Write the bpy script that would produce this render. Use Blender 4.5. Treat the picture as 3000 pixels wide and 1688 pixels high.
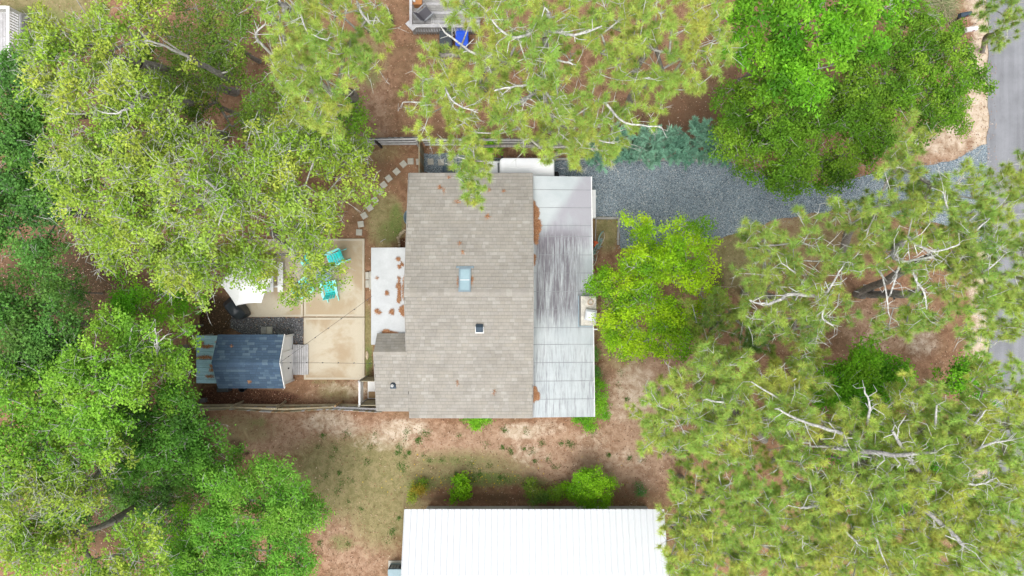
import bpy, math, random
import numpy as np
from mathutils import Vector, Matrix

# ------------------------------------------------------------------ camera, sky, sun, exposure
CAMH, FPX = 33.0, 2000.0          # drone height in metres, focal length in pixels of the 3000 px photograph
scene = bpy.context.scene
for o in list(bpy.data.objects): bpy.data.objects.remove(o)
col = scene.collection
R = math.radians

cam_d = bpy.data.cameras.new('drone_camera'); cam_d.lens = 24; cam_d.sensor_width = 36
cam_d.clip_start = 0.5; cam_d.clip_end = 1000
cam = bpy.data.objects.new('drone_camera', cam_d); cam.location = (0, 0, CAMH); col.objects.link(cam)
scene.camera = cam

SUN_EL, SUN_AZ = 70.0, 195.0       # degrees; azimuth clockwise from the top of the picture
w = bpy.data.worlds.new('World'); scene.world = w; w.use_nodes = True
nt = w.node_tree; nt.nodes.clear()
sky = nt.nodes.new('ShaderNodeTexSky'); sky.sky_type = 'NISHITA'; sky.sun_disc = False
sky.sun_elevation = R(SUN_EL); sky.sun_rotation = R(SUN_AZ); sky.dust_density = 4.0; sky.air_density = 1.0
hs = nt.nodes.new('ShaderNodeHueSaturation'); hs.inputs['Saturation'].default_value = 0.28
bg = nt.nodes.new('ShaderNodeBackground'); bg.inputs['Strength'].default_value = 0.15
wo = nt.nodes.new('ShaderNodeOutputWorld')
nt.links.new(sky.outputs[0], hs.inputs['Color']); nt.links.new(hs.outputs[0], bg.inputs['Color']); nt.links.new(bg.outputs[0], wo.inputs['Surface'])

sd = bpy.data.lights.new('sun', 'SUN'); sd.energy = 1.15; sd.angle = R(42); sd.color = (1.0, 0.98, 0.95)
so = bpy.data.objects.new('sun', sd); col.objects.link(so)
az, el = R(SUN_AZ), R(SUN_EL)
sdir = Vector((math.sin(az)*math.cos(el), math.cos(az)*math.cos(el), math.sin(el)))
so.rotation_euler = sdir.to_track_quat('Z', 'Y').to_euler(); so.location = sdir*60

scene.view_settings.view_transform = 'Standard'; scene.view_settings.look = 'None'
scene.view_settings.gamma = 1.0; scene.view_settings.use_curve_mapping = False
scene.view_settings.exposure = 0.68
scene.render.engine = 'CYCLES'
scene.render.resolution_x = 1024; scene.render.resolution_y = 576
try:
    scene.cycles.max_bounces = 6; scene.cycles.transmission_bounces = 4; scene.cycles.diffuse_bounces = 4
except Exception: pass

rnd = random.Random(7); rng = np.random.default_rng(11)

def P(u, v, z=0.0):               # photograph pixel + height above the ground -> point
    k = (CAMH - z)/FPX
    return Vector(((u-1500)*k, (844-v)*k, z))

# ------------------------------------------------------------------ materials
def srgb(r, g, b):
    f = lambda c: ((c/255+0.055)/1.055)**2.4 if c/255 > 0.04045 else c/255/12.92
    return (f(r), f(g), f(b))
class NT:
    def __init__(s, name):
        s.m = bpy.data.materials.new(name); s.m.use_nodes = True
        s.t = s.m.node_tree; s.t.nodes.clear()
        s.out = s.n('OutputMaterial'); s.tc = None
    def n(s, typ, **kw):
        nd = s.t.nodes.new('ShaderNode'+typ)
        for k, v in kw.items(): setattr(nd, k, v)
        return nd
    def l(s, a, b): s.t.links.new(a, b)
    def pos(s, scale=None):
        if s.tc is None: s.tc = s.n('TexCoord')
        if scale is None: return s.tc.outputs['Object']
        mp = s.n('Mapping'); mp.inputs['Scale'].default_value = scale; s.l(s.tc.outputs['Object'], mp.inputs['Vector']); return mp.outputs[0]
    def noise(s, scale, detail=3, rough=0.6, vec=None, dist=0.0):
        nd = s.n('TexNoise'); nd.inputs['Scale'].default_value = scale; nd.inputs['Detail'].default_value = detail
        nd.inputs['Roughness'].default_value = rough; nd.inputs['Distortion'].default_value = dist
        s.l(vec if vec is not None else s.pos(), nd.inputs['Vector']); return nd.outputs['Fac']
    def ramp(s, fac, a, b, lo=0.0, hi=1.0):
        nd = s.n('MapRange', interpolation_type='SMOOTHSTEP'); nd.inputs['From Min'].default_value = a; nd.inputs['From Max'].default_value = b
        nd.inputs['To Min'].default_value = lo; nd.inputs['To Max'].default_value = hi; s.l(fac, nd.inputs['Value']); return nd.outputs[0]
    def val(s, x):
        return x
    def math(s, op, a, b=None):
        nd = s.n('Math', operation=op)
        for i, x in enumerate((a, b)):
            if x is None: continue
            if isinstance(x, (int, float)): nd.inputs[i].default_value = x
            else: s.l(x, nd.inputs[i])
        return nd.outputs[0]
    def mix(s, fac, a, b, mode='MIX'):
        nd = s.n('MixRGB', blend_type=mode)
        for i, x in zip((0, 1, 2), (fac, a, b)):
            if isinstance(x, (int, float)): nd.inputs[i].default_value = x
            elif isinstance(x, tuple): nd.inputs[i].default_value = (*x, 1)
            else: s.l(x, nd.inputs[i])
        return nd.outputs[0]
    def scale(s, colr, fac):
        nd = s.n('VectorMath', operation='SCALE')
        if isinstance(colr, tuple): nd.inputs[0].default_value = colr
        else: s.l(colr, nd.inputs[0])
        s.l(fac, nd.inputs['Scale']); return nd.outputs[0]
    def attr(s, name):
        nd = s.n('Attribute', attribute_name=name); return nd.outputs['Color']
    def bump(s, h, strength=0.4, dist=0.02):
        nd = s.n('Bump'); nd.inputs['Strength'].default_value = strength; nd.inputs['Distance'].default_value = dist
        s.l(h, nd.inputs['Height']); return nd.outputs[0]
    def bsdf(s, color, rough=0.7, metal=0.0, spec=0.3, normal=None, **kw):
        b = s.n('BsdfPrincipled')
        if isinstance(color, tuple): b.inputs['Base Color'].default_value = (*color, 1)
        else: s.l(color, b.inputs['Base Color'])
        b.inputs['Metallic'].default_value = metal; b.inputs['Specular IOR Level'].default_value = spec
        if isinstance(rough, (int, float)): b.inputs['Roughness'].default_value = rough
        else: s.l(rough, b.inputs['Roughness'])
        if normal is not None: s.l(normal, b.inputs['Normal'])
        for k, v in kw.items(): b.inputs[k.replace('_', ' ')].default_value = v
        return b
    def done(s, shader): s.l(shader.outputs[0], s.out.inputs['Surface']); return s.m

MATS = {}
def simple(name, color, rough=0.7, metal=0.0, spec=0.3, var=0.15, scale=3.0, bumpy=0.0, bscale=40, attr=None, stretch=None, **kw):
    if name in MATS: return MATS[name]
    t = NT(name)
    vec = t.pos(stretch) if stretch else None
    f1 = t.noise(scale, 5, 0.65, vec)
    f2 = t.noise(scale*9, 3, 0.6, vec)
    k = t.math('ADD', t.ramp(f1, 0.25, 0.75, 1-var, 1+var), t.ramp(f2, 0.25, 0.75, -var*0.5, var*0.5))
    c = t.attr(attr) if attr else color
    c = t.scale(c, k)
    nrm = t.bump(t.noise(bscale, 4, 0.6, vec), bumpy, 0.02) if bumpy else None
    MATS[name] = t.done(t.bsdf(c, rough, metal, spec, nrm, **kw)); return MATS[name]

def leaf_mat(name, transl=0.35, rough=0.5):
    t = NT(name)
    c = t.attr('Col')
    a = t.bsdf(c, 0.6, spec=0.15)
    tr = t.n('BsdfTranslucent')
    hsv = t.n('HueSaturation'); hsv.inputs['Value'].default_value = 1.25; hsv.inputs['Saturation'].default_value = 1.1
    t.l(c, hsv.inputs['Color']); t.l(hsv.outputs[0], tr.inputs['Color'])
    mx = t.n('MixShader'); mx.inputs[0].default_value = transl
    t.l(a.outputs[0], mx.inputs[1]); t.l(tr.outputs[0], mx.inputs[2])
    MATS[name] = t.done(mx); return MATS[name]
LEAF = leaf_mat('leaf', 0.28); NEEDLE = leaf_mat('needle', 0.25, 0.5)
def bark_mat():
    t = NT('bark')
    n1 = t.noise(14, 5, 0.7, t.pos((1, 1, 0.35)))
    c = t.scale(t.attr('Col'), t.ramp(n1, 0.3, 0.7, 0.62, 1.35))
    return t.done(t.bsdf(c, 0.9, spec=0.1, normal=t.bump(n1, 0.6, 0.03)))
BARK = bark_mat()

def ground_mat():
    t = NT('yard_ground')
    z = t.attr('zone'); sp = t.n('SeparateColor'); t.l(z, sp.inputs[0])
    z2 = t.attr('zone_b'); sp2 = t.n('SeparateColor'); t.l(z2, sp2.inputs[0])
    big = t.noise(0.55, 5, 0.65, dist=0.6); mid = t.noise(2.6, 6, 0.7, dist=0.5); fine = t.noise(24, 5, 0.75); vf = t.noise(75, 3, 0.7)
    litter = t.mix(t.ramp(mid, 0.33, 0.68), (0.225, 0.119, 0.070), (0.392, 0.232, 0.142))
    litter = t.mix(t.ramp(big, 0.35, 0.70, 0, 0.5), litter, (0.167, 0.123, 0.065))
    litter = t.mix(t.ramp(fine, 0.60, 0.72, 0, 0.6), litter, (0.580, 0.377, 0.239))
    litter = t.mix(t.ramp(fine, 0.42, 0.30, 0, 0.75), litter, (0.087, 0.052, 0.032))
    grass = t.mix(t.ramp(mid, 0.3, 0.7), (0.195, 0.185, 0.075), (0.335, 0.275, 0.145))
    grass = t.mix(t.ramp(fine, 0.55, 0.72, 0, 0.7), grass, (0.435, 0.362, 0.196))
    grass = t.mix(t.ramp(fine, 0.46, 0.30, 0, 0.7), grass, (0.094, 0.102, 0.032))
    green = t.mix(t.ramp(fine, 0.35, 0.7), (0.085, 0.13, 0.03), (0.22, 0.29, 0.08))
    sand = t.mix(t.ramp(mid, 0.3, 0.7), (0.44, 0.34, 0.235), (0.62, 0.52, 0.41))
    sand = t.mix(t.ramp(fine, 0.60, 0.75, 0, 0.35), sand, (0.30, 0.2, 0.13))
    mulch = t.mix(t.ramp(fine, 0.38, 0.66), (0.060, 0.030, 0.020), (0.24, 0.120, 0.075))
    soil = t.mix(t.ramp(fine, 0.35, 0.7), (0.050, 0.034, 0.022), (0.16, 0.105, 0.062))
    def w_of(src, soft=0.25, k=0.75):
        jit = t.math('MULTIPLY', t.math('SUBTRACT', t.math('ADD', t.math('MULTIPLY', mid, 0.65), t.math('MULTIPLY', fine, 0.35)), 0.5), k*1.6)
        return t.ramp(t.math('ADD', src, jit), 0.5-soft, 0.5+soft)
    c = litter
    tan = t.mix(t.ramp(mid, 0.3, 0.7), (0.305, 0.190, 0.122), (0.47, 0.325, 0.225))  # tan soil, its lighter tone painting in the light of open ground
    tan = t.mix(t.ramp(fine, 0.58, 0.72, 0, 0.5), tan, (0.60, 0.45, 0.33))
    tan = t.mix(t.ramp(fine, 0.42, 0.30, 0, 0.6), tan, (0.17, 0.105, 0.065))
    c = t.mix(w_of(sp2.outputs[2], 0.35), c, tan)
    c = t.mix(w_of(sp.outputs[1], 0.35, 1.0), c, grass)
    c = t.mix(w_of(sp2.outputs[0], 0.3), c, green)
    c = t.mix(w_of(sp2.outputs[1], 0.3), c, soil)
    c = t.mix(w_of(sp.outputs[2], 0.2, 0.4), c, mulch)
    c = t.mix(w_of(sp.outputs[0], 0.30, 0.9), c, sand)
    c = t.scale(c, t.ramp(vf, 0.25, 0.75, 0.72, 1.28))
    h = t.math('ADD', t.math('MULTIPLY', fine, 0.7), t.math('MULTIPLY', vf, 0.5))
    return t.done(t.bsdf(c, 0.95, spec=0.08, normal=t.bump(h, 0.7, 0.03)))

def gravel_mat(name, c1, c2, c3):
    t = NT(name)
    vo = t.n('TexVoronoi'); vo.inputs['Scale'].default_value = 34; t.l(t.pos(), vo.inputs['Vector'])
    sp = t.n('SeparateColor'); t.l(vo.outputs['Color'], sp.inputs[0])
    big = t.noise(0.5, 4, 0.6)
    c = t.mix(t.ramp(sp.outputs[0], 0.1, 0.75), c1, c2)
    c = t.mix(t.ramp(sp.outputs[1], 0.86, 0.93), c, c3)
    c = t.scale(c, t.ramp(big, 0.3, 0.7, 0.86, 1.16))
    c = t.mix(t.ramp(vo.outputs['Distance'], 0.55, 0.9, 0, 0.6), c, (0.02, 0.022, 0.026))
    return t.done(t.bsdf(c, 0.85, spec=0.2, normal=t.bump(vo.outputs['Distance'], 0.8, 0.02)))

def road_mat():
    t = NT('asphalt')
    f = t.noise(60, 4, 0.75); g = t.noise(1.2, 4, 0.6); st = t.noise(1.0, 3, 0.6, t.pos((3.0, 0.12, 1)))
    c = t.mix(t.ramp(f, 0.35, 0.68), (0.155, 0.16, 0.175), (0.33, 0.335, 0.35))
    c = t.scale(c, t.math('ADD', t.ramp(g, 0.3, 0.7, 0.9, 1.08), t.ramp(st, 0.35, 0.65, -0.1, 0.06)))
    return t.done(t.bsdf(c, 0.9, spec=0.2, normal=t.bump(f, 0.3, 0.01)))

def concrete_mat():
    t = NT('patio_concrete')
    big = t.noise(0.5, 4, 0.6, dist=0.4); mid = t.noise(2.2, 6, 0.7, dist=0.8); fine = t.noise(50, 4, 0.7)
    c = t.mix(t.ramp(big, 0.40, 0.58), (0.43, 0.335, 0.225), (0.54, 0.48, 0.37))
    c = t.mix(t.ramp(mid, 0.56, 0.78, 0, 0.45), c, (0.34, 0.245, 0.155))
    c = t.mix(t.ramp(mid, 0.38, 0.22, 0, 0.5), c, (0.62, 0.57, 0.47))
    c = t.scale(c, t.ramp(fine, 0.3, 0.7, 0.93, 1.06))
    return t.done(t.bsdf(c, 0.85, spec=0.2, normal=t.bump(fine, 0.15, 0.005)))

def stained_roof_mat():
    # white roll roofing with dark algae runs that have a shape of their own
    t = NT('stained_roll_roofing')
    geo = t.n('NewGeometry'); sep = t.n('SeparateXYZ'); t.l(geo.outputs['Position'], sep.inputs[0])
    x, y = sep.outputs[0], sep.outputs[1]
    streak = t.noise(1.0, 5, 0.75, t.pos((7.0, 0.55, 1)), 0.25)
    streak2 = t.noise(1.0, 5, 0.75, t.pos((17.0, 0.9, 1)), 0.2)
    blot = t.noise(1.1, 5, 0.6, dist=0.5)
    st = t.math('ADD', t.math('MULTIPLY', streak, 0.6), t.math('MULTIPLY', streak2, 0.4))
    y = t.math('ADD', y, t.math('MULTIPLY', t.math('SUBTRACT', st, .5), 3.2))
    # main run (object origin: picture centre, y up)
    a = t.math('MULTIPLY', t.ramp(y, 3.0, 2.2), t.ramp(y, -2.3, -0.6))
    a = t.math('MULTIPLY', a, t.math('MULTIPLY', t.ramp(x, 0.95, 1.15), t.ramp(x, 3.75, 2.5)))
    main = t.math('MULTIPLY', a, t.ramp(st, 0.34, 0.60, 0.08, 1.0))
    # soft upper wash along a diagonal
    d = t.math('ADD', t.math('SUBTRACT', x, t.math('MULTIPLY', sep.outputs[1], 0.67)), t.math('MULTIPLY', blot, 0.5))
    b = t.math('MULTIPLY', t.ramp(d, -0.25, 0.30), t.ramp(y, 1.6, 2.4))
    b = t.math('MULTIPLY', b, t.ramp(blot, 0.25, 0.55, 0.55, 1.0))
    # faint runs low down
    c_ = t.math('MULTIPLY', t.ramp(y, -1.6, -3.0), t.math('ADD', t.ramp(streak2, 0.47, 0.66), t.ramp(streak, 0.50, 0.66, 0, 0.35)))
    base = t.mix(t.ramp(blot, 0.3, 0.7), (0.41, 0.45, 0.46), (0.48, 0.515, 0.52))
    col_ = t.mix(t.math('MULTIPLY', b, 0.8), base, (0.315, 0.30, 0.335))
    col_ = t.mix(t.math('MULTIPLY', main, 0.92), col_, (0.105, 0.092, 0.108))
    col_ = t.mix(t.math('MULTIPLY', c_, 0.8), col_, (0.22, 0.22, 0.24))
    lines = t.noise(30, 2, 0.5, t.pos((4, 1, 1)))
    col_ = t.scale(col_, t.ramp(lines, 0.3, 0.7, 0.96, 1.04))
    return t.done(t.bsdf(col_, 0.65, spec=0.3))

M = {}
M['ground'] = ground_mat()
M['gravel'] = gravel_mat('blue_grey_gravel', (0.095, 0.13, 0.16), (0.275, 0.335, 0.37), (0.5, 0.5, 0.48))
M['dark_gravel'] = gravel_mat('dark_gravel', (0.05, 0.05, 0.055), (0.16, 0.16, 0.165), (0.45, 0.45, 0.45))
M['road'] = road_mat(); M['concrete'] = concrete_mat(); M['stained'] = stained_roof_mat()
M['stone'] = simple('loose_stone', (1, 1, 1), 0.9, attr='Col', var=0.1)
M['fleck'] = simple('dry_litter', (1, 1, 1), 0.95, attr='Col', var=0.05, spec=0.1)
M['blade'] = simple('grass_blade', (1, 1, 1), 0.7, attr='Col', var=0.05, spec=0.15)
M['shingle'] = simple('taupe_shingle', (1, 1, 1), 0.95, attr='Col', var=0.10, scale=1.2, bumpy=0.3, bscale=120, spec=0.1)
M['blue_shingle'] = simple('slate_blue_shingle', (1, 1, 1), 0.95, attr='Col', var=0.10, scale=2, bumpy=0.3, bscale=120, spec=0.1)
M['deckboard'] = simple('roof_deck', (0.10, 0.09, 0.08), 0.95)
M['white_roll'] = simple('white_roll_roofing', (0.47, 0.485, 0.49), 0.7, var=0.07, scale=1.5)
M['siding'] = simple('beige_siding', (0.42, 0.38, 0.31), 0.7, var=0.08)
M['trim'] = simple('white_trim', (0.72, 0.72, 0.70), 0.5, var=0.06)
M['white_paint'] = simple('white_paint', (0.86, 0.86, 0.85), 0.5, var=0.04)
M['white_metal'] = simple('white_metal_roof', (0.64, 0.66, 0.675), 0.45, var=0.02, spec=0.4)
M['white_fabric'] = simple('white_canvas', (0.84, 0.84, 0.83), 0.9, var=0.03, bumpy=0.15, bscale=8)
M['car_white'] = simple('white_car_paint', (0.83, 0.84, 0.84), 0.25, var=0.02, spec=0.5, Coat_Weight=0.5)
M['glass'] = simple('dark_glass', (0.03, 0.04, 0.045), 0.08, spec=0.6, var=0.05)
M['sky_glass'] = simple('skylight_glass', (0.30, 0.42, 0.46), 0.12, spec=0.6, var=0.06)
M['grey_metal'] = simple('blue_grey_flashing', (0.25, 0.32, 0.36), 0.5, metal=0.3, var=0.12)
M['black'] = simple('black_plastic', (0.022, 0.026, 0.030), 0.5, var=0.15)
M['tyre'] = simple('tyre_rubber', (0.018, 0.018, 0.019), 0.8, var=0.1)
M['chrome'] = simple('bright_metal', (0.65, 0.66, 0.67), 0.3, metal=0.8, var=0.05)
M['blue'] = simple('blue_plastic', (0.010, 0.085, 0.60), 0.35, spec=0.45, var=0.08)
M['charcoal_bin'] = simple('charcoal_plastic', (0.055, 0.065, 0.07), 0.45, var=0.15)
M['slate'] = simple('slate_plastic', (0.045, 0.07, 0.095), 0.5, var=0.12)
M['grey_wood'] = simple('weathered_wood', (0.34, 0.33, 0.31), 0.9, var=0.25, scale=2.5, stretch=(1, 1, 1), bumpy=0.3, bscale=30)
M['pale_wood'] = simple('pale_grey_wood', (0.47, 0.46, 0.46), 0.9, var=0.18, scale=2.5, bumpy=0.3, bscale=30)
M['warm_wood'] = simple('warm_fence_wood', (0.36, 0.24, 0.13), 0.85, var=0.25, scale=3, bumpy=0.3, bscale=30)
M['olive_wood'] = simple('olive_weathered_wood', (0.33, 0.29, 0.20), 0.9, var=0.25, scale=3, bumpy=0.3, bscale=30)
M['dark_grey_wood'] = simple('dark_grey_wood', (0.13, 0.125, 0.12), 0.9, var=0.25, scale=3)
M['tan_wood'] = simple('tan_fence_wood', (0.50, 0.42, 0.28), 0.85, var=0.22, scale=3)
M['dark_wood'] = simple('dark_wet_wood', (0.045, 0.037, 0.034), 0.85, var=0.3, scale=4)
M['orange_wood'] = simple('orange_stained_wood', (0.45, 0.20, 0.075), 0.6, var=0.12)
M['timber'] = simple('kerb_timber', (0.22, 0.22, 0.215), 0.9, var=0.25, scale=4, bumpy=0.3)
M['teal'] = simple('turquoise_plastic', (0.05, 0.74, 0.72), 0.45, var=0.05)
M['teal_light'] = simple('pale_turquoise_plastic', (0.34, 0.88, 0.84), 0.45, var=0.05)
M['paver'] = simple('concrete_paver', (0.46, 0.44, 0.38), 0.9, var=0.12, scale=5, bumpy=0.2)
M['rock'] = simple('tan_rock', (0.48, 0.39, 0.27), 0.9, var=0.3, scale=9, bumpy=0.4)
M['stucco'] = simple('stained_stucco', (0.50, 0.47, 0.41), 0.9, var=0.28, scale=3.5, bumpy=0.3)
M['clay'] = simple('clay_flue', (0.42, 0.30, 0.21), 0.9, var=0.2)
M['cover'] = simple('black_vinyl_cover', (0.018, 0.024, 0.030), 0.42, spec=0.5, var=0.2, bumpy=0.3, bscale=9)
M['light_blue_metal'] = simple('light_blue_metal', (0.30, 0.47, 0.52), 0.5, var=0.14, scale=2)
M['sling'] = simple('grey_sling_fabric', (0.10, 0.095, 0.105), 0.8, var=0.1)
M['grey_paint'] = simple('grey_painted_metal', (0.26, 0.27, 0.28), 0.45, var=0.1)
M['ac_blue'] = simple('blue_grey_cabinet', (0.27, 0.38, 0.42), 0.5, var=0.1)
M['bike_teal'] = simple('teal_bike_paint', (0.20, 0.36, 0.32), 0.35, spec=0.5, var=0.1)
M['tan_rubber'] = simple('tan_tyre', (0.50, 0.38, 0.22), 0.7, var=0.1)
M['orange'] = simple('orange_plastic', (0.62, 0.13, 0.045), 0.5, var=0.1)
M['wire'] = simple('dark_wire', (0.05, 0.05, 0.05), 0.7)
M['red'] = simple('red_plastic', (0.35, 0.03, 0.03), 0.5)
M['tub'] = simple('blue_grey_tub', (0.16, 0.22, 0.25), 0.5, var=0.12)

# ------------------------------------------------------------------ object helpers
WLOC = {}
def tag(o, label=None, cat=None, group=None, kind=None):
    if label: o['label'] = label
    if cat: o['category'] = cat
    if group: o['group'] = group
    if kind: o['kind'] = kind
    return o
def thing(name, loc, label, cat, group=None):
    o = bpy.data.objects.new(name, None); o.empty_display_size = 0.2
    o.location = loc; col.objects.link(o); WLOC[o.name] = Vector(loc)
    return tag(o, label, cat, group)
def link_mesh(name, me, parent=None):
    o = bpy.data.objects.new(name, me); col.objects.link(o)
    if parent is not None:
        o.parent = parent; WLOC[o.name] = WLOC[parent.name].copy()
    else: WLOC[o.name] = Vector((0, 0, 0))
    return o
def np_mesh(name, V, F, mat, parent=None, C=None, attr='Col', smooth=False):
    V = np.asarray(V, dtype=np.float32)
    if parent is not None: V = V - np.array(WLOC[parent.name], dtype=np.float32)
    F = np.asarray(F, dtype=np.int32); k = F.shape[1]
    me = bpy.data.meshes.new(name)
    me.vertices.add(len(V)); me.vertices.foreach_set('co', V.ravel())
    me.loops.add(F.size); me.loops.foreach_set('vertex_index', F.ravel())
    me.polygons.add(len(F)); me.polygons.foreach_set('loop_start', np.arange(0, F.size, k, dtype=np.int32))
    try: me.polygons.foreach_set('loop_total', np.full(len(F), k, dtype=np.int32))
    except Exception: pass
    if smooth: me.polygons.foreach_set('use_smooth', np.ones(len(F), dtype=bool))
    me.update(calc_edges=True)
    if C is not None:
        a = me.attributes.new(attr, 'FLOAT_COLOR', 'POINT')
        C = np.asarray(C, dtype=np.float32)
        if C.shape[1] == 3: C = np.concatenate([C, np.ones((len(C), 1), np.float32)], 1)
        a.data.foreach_set('color', C.ravel())
    me.materials.append(mat)
    return link_mesh(name, me, parent)

class MB:
    def __init__(s): s.v = []; s.f = []; s.c = []
    def add(s, vs, fs, c=None):
        b = len(s.v); s.v += [tuple(p) for p in vs]; s.f += [tuple(b+i for i in f) for f in fs]
        s.c += [c if c else (1, 1, 1)]*len(vs); return s
    def box(s, cx, cy, cz, sx, sy, sz, rz=0.0, c=None):
        ca, sa = math.cos(rz), math.sin(rz); vs = []
        for dz in (-1, 1):
            for dx, dy in ((-1, -1), (1, -1), (1, 1), (-1, 1)):
                x, y = dx*sx/2, dy*sy/2; vs.append((cx+x*ca-y*sa, cy+x*sa+y*ca, cz+dz*sz/2))
        return s.add(vs, [(3, 2, 1, 0), (4, 5, 6, 7), (0, 1, 5, 4), (1, 2, 6, 5), (2, 3, 7, 6), (3, 0, 4, 7)], c)
    def bb(s, x0, x1, y0, y1, z0, z1, c=None):
        return s.box((x0+x1)/2, (y0+y1)/2, (z0+z1)/2, abs(x1-x0), abs(y1-y0), abs(z1-z0), 0, c)
    def bar(s, a, b, wd, ht, up=(0, 0, 1), c=None):
        a, b = Vector(a), Vector(b); d = (b-a).normalized(); up = Vector(up)
        sx = d.cross(up)
        if sx.length < 1e-4: sx = d.cross(Vector((1, 0, 0)))
        sx.normalize(); uz = sx.cross(d).normalized(); vs = []
        for p in (a, b):
            for i, j in ((-1, -1), (1, -1), (1, 1), (-1, 1)): vs.append(p+sx*(i*wd/2)+uz*(j*ht/2))
        return s.add(vs, [(0, 1, 2, 3), (7, 6, 5, 4), (0, 4, 5, 1), (1, 5, 6, 2), (2, 6, 7, 3), (3, 7, 4, 0)], c)
    def tube(s, pts, r, n=8, closed=False, c=None):
        pts = [Vector(p) for p in pts]; m = len(pts); rings = []
        rr = r if isinstance(r, (list, tuple)) else [r]*m
        for i, p in enumerate(pts):
            if closed: d = pts[(i+1) % m]-pts[i-1]
            else: d = pts[min(i+1, m-1)]-pts[max(i-1, 0)]
            d.normalize(); up = Vector((0, 0, 1)) if abs(d.z) < 0.95 else Vector((1, 0, 0))
            sx = d.cross(up).normalized(); uz = sx.cross(d)
            rings.append([p+(sx*math.cos(2*math.pi*k/n)+uz*math.sin(2*math.pi*k/n))*rr[i] for k in range(n)])
        vs = [q for rg in rings for q in rg]; fs = []
        for i in range(m if closed else m-1):
            j = (i+1) % m
            for k in range(n): fs.append((i*n+k, i*n+(k+1) % n, j*n+(k+1) % n, j*n+k))
        if not closed: fs += [tuple(range(n-1, -1, -1)), tuple((m-1)*n+k for k in range(n))]
        return s.add(vs, fs, c)
    def prism(s, poly, z0, z1, c=None):
        n = len(poly)
        vs = [(p[0], p[1], z0) for p in poly]+[(p[0], p[1], z1) for p in poly]
        fs = [tuple(range(n-1, -1, -1)), tuple(range(n, 2*n))]+[(i, (i+1) % n, n+(i+1) % n, n+i) for i in range(n)]
        return s.add(vs, fs, c)
    def loft(s, rings, cap=True, c=None):
        n = len(rings[0]); vs = [p for r in rings for p in r]; fs = []
        for i in range(len(rings)-1):
            for k in range(n): fs.append((i*n+k, i*n+(k+1) % n, (i+1)*n+(k+1) % n, (i+1)*n+k))
        if cap: fs += [tuple(range(n-1, -1, -1)), tuple((len(rings)-1)*n+k for k in range(n))]
        return s.add(vs, fs, c)
    def lathe(s, cx, cy, prof, n=20, cap=True, c=None):
        return s.loft([[(cx+r*math.cos(2*math.pi*k/n), cy+r*math.sin(2*math.pi*k/n), z) for k in range(n)] for r, z in prof], cap, c)
    def xform(s, mat):
        s.v = [tuple(mat @ Vector(p)) for p in s.v]; return s
    def mesh(s, name, mat, off=Vector((0, 0, 0)), smooth=False, colors=False):
        me = bpy.data.meshes.new(name)
        me.from_pydata([(p[0]-off[0], p[1]-off[1], p[2]-off[2]) for p in s.v], [], s.f); me.update()
        if colors:
            a = me.attributes.new('Col', 'FLOAT_COLOR', 'POINT')
            a.data.foreach_set('color', [x for c in s.c for x in (*c, 1.0)])
        if smooth: me.polygons.foreach_set('use_smooth', [True]*len(me.polygons))
        me.materials.append(mat); return me
    def build(s, name, mat, parent=None, smooth=False, colors=False):
        off = WLOC[parent.name] if parent is not None else Vector((0, 0, 0))
        return link_mesh(name, s.mesh(name, mat, off, smooth, colors), parent)
def rrect(cx, cy, sx, sy, r, z, n=5):
    pts = []
    for qx, qy, a0 in ((1, 1, 0), (-1, 1, 90), (-1, -1, 180), (1, -1, 270)):
        for i in range(n+1):
            a = R(a0+90*i/n); pts.append((cx+qx*(sx/2-r)+r*math.cos(a), cy+qy*(sy/2-r)+r*math.sin(a), z))
    return pts
def rbox(cx, cy, z0, z1, sx, sy, r, e=0.04):
    """box with rounded plan corners and a softened top edge"""
    rings = [rrect(cx, cy, sx, sy, r, z0), rrect(cx, cy, sx, sy, r, z1-e)]
    for a in (30, 60, 90):
        d = e*(1-math.cos(R(a))); rings.append(rrect(cx, cy, sx-2*d, sy-2*d, max(r-d, 0.005), z1-e+e*math.sin(R(a))))
    return rings
def copy_tree(o, parent=None):
    c = o.copy(); col.objects.link(c)
    if parent is not None: c.parent = parent
    WLOC[c.name] = WLOC[o.name].copy()
    for ch in list(o.children): copy_tree(ch, c)
    return c
def inpoly(X, Y, poly):
    ins = np.zeros(len(X), bool); n = len(poly)
    for i in range(n):
        x0, y0 = poly[i][:2]; x1, y1 = poly[(i+1) % n][:2]
        cond = ((y0 > Y) != (y1 > Y)) & (X < (x1-x0)*(Y-y0)/((y1-y0) if y1 != y0 else 1e-9)+x0)
        ins ^= cond
    return ins

# ------------------------------------------------------------------ ground
driveway_px = [(1240, 452), (1310, 449), (1440, 462), (1620, 470), (2130, 474), (2260, 520), (2420, 545), (2540, 512), (2640, 488), (2720, 486),
               (2800, 470), (2868, 430), (2892, 425), (2892, 735), (2850, 700), (2780, 662), (2680, 640), (2560, 628), (2480, 612), (2400, 622), (2300, 640), (2215, 662),
               (2150, 684), (2080, 704), (2010, 718), (1920, 726), (1816, 730), (1816, 637), (1700, 637), (1560, 640), (1560, 520), (1300, 520), (1240, 500)]
driveway = [P(u, v) for u, v in driveway_px]
patio_px = {'a': (677, 888, 700, 929), 'b': (889.6, 1068, 699, 928), 'c': (889.6, 1068, 930, 1113)}
strip_px = [(676, 931), (888, 931), (888, 1010), (860, 1006), (858, 985), (720, 984), (676, 962)]
strip = [P(u, v) for u, v in strip_px]
road_x0 = (2893-1500)*CAMH/FPX

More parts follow.
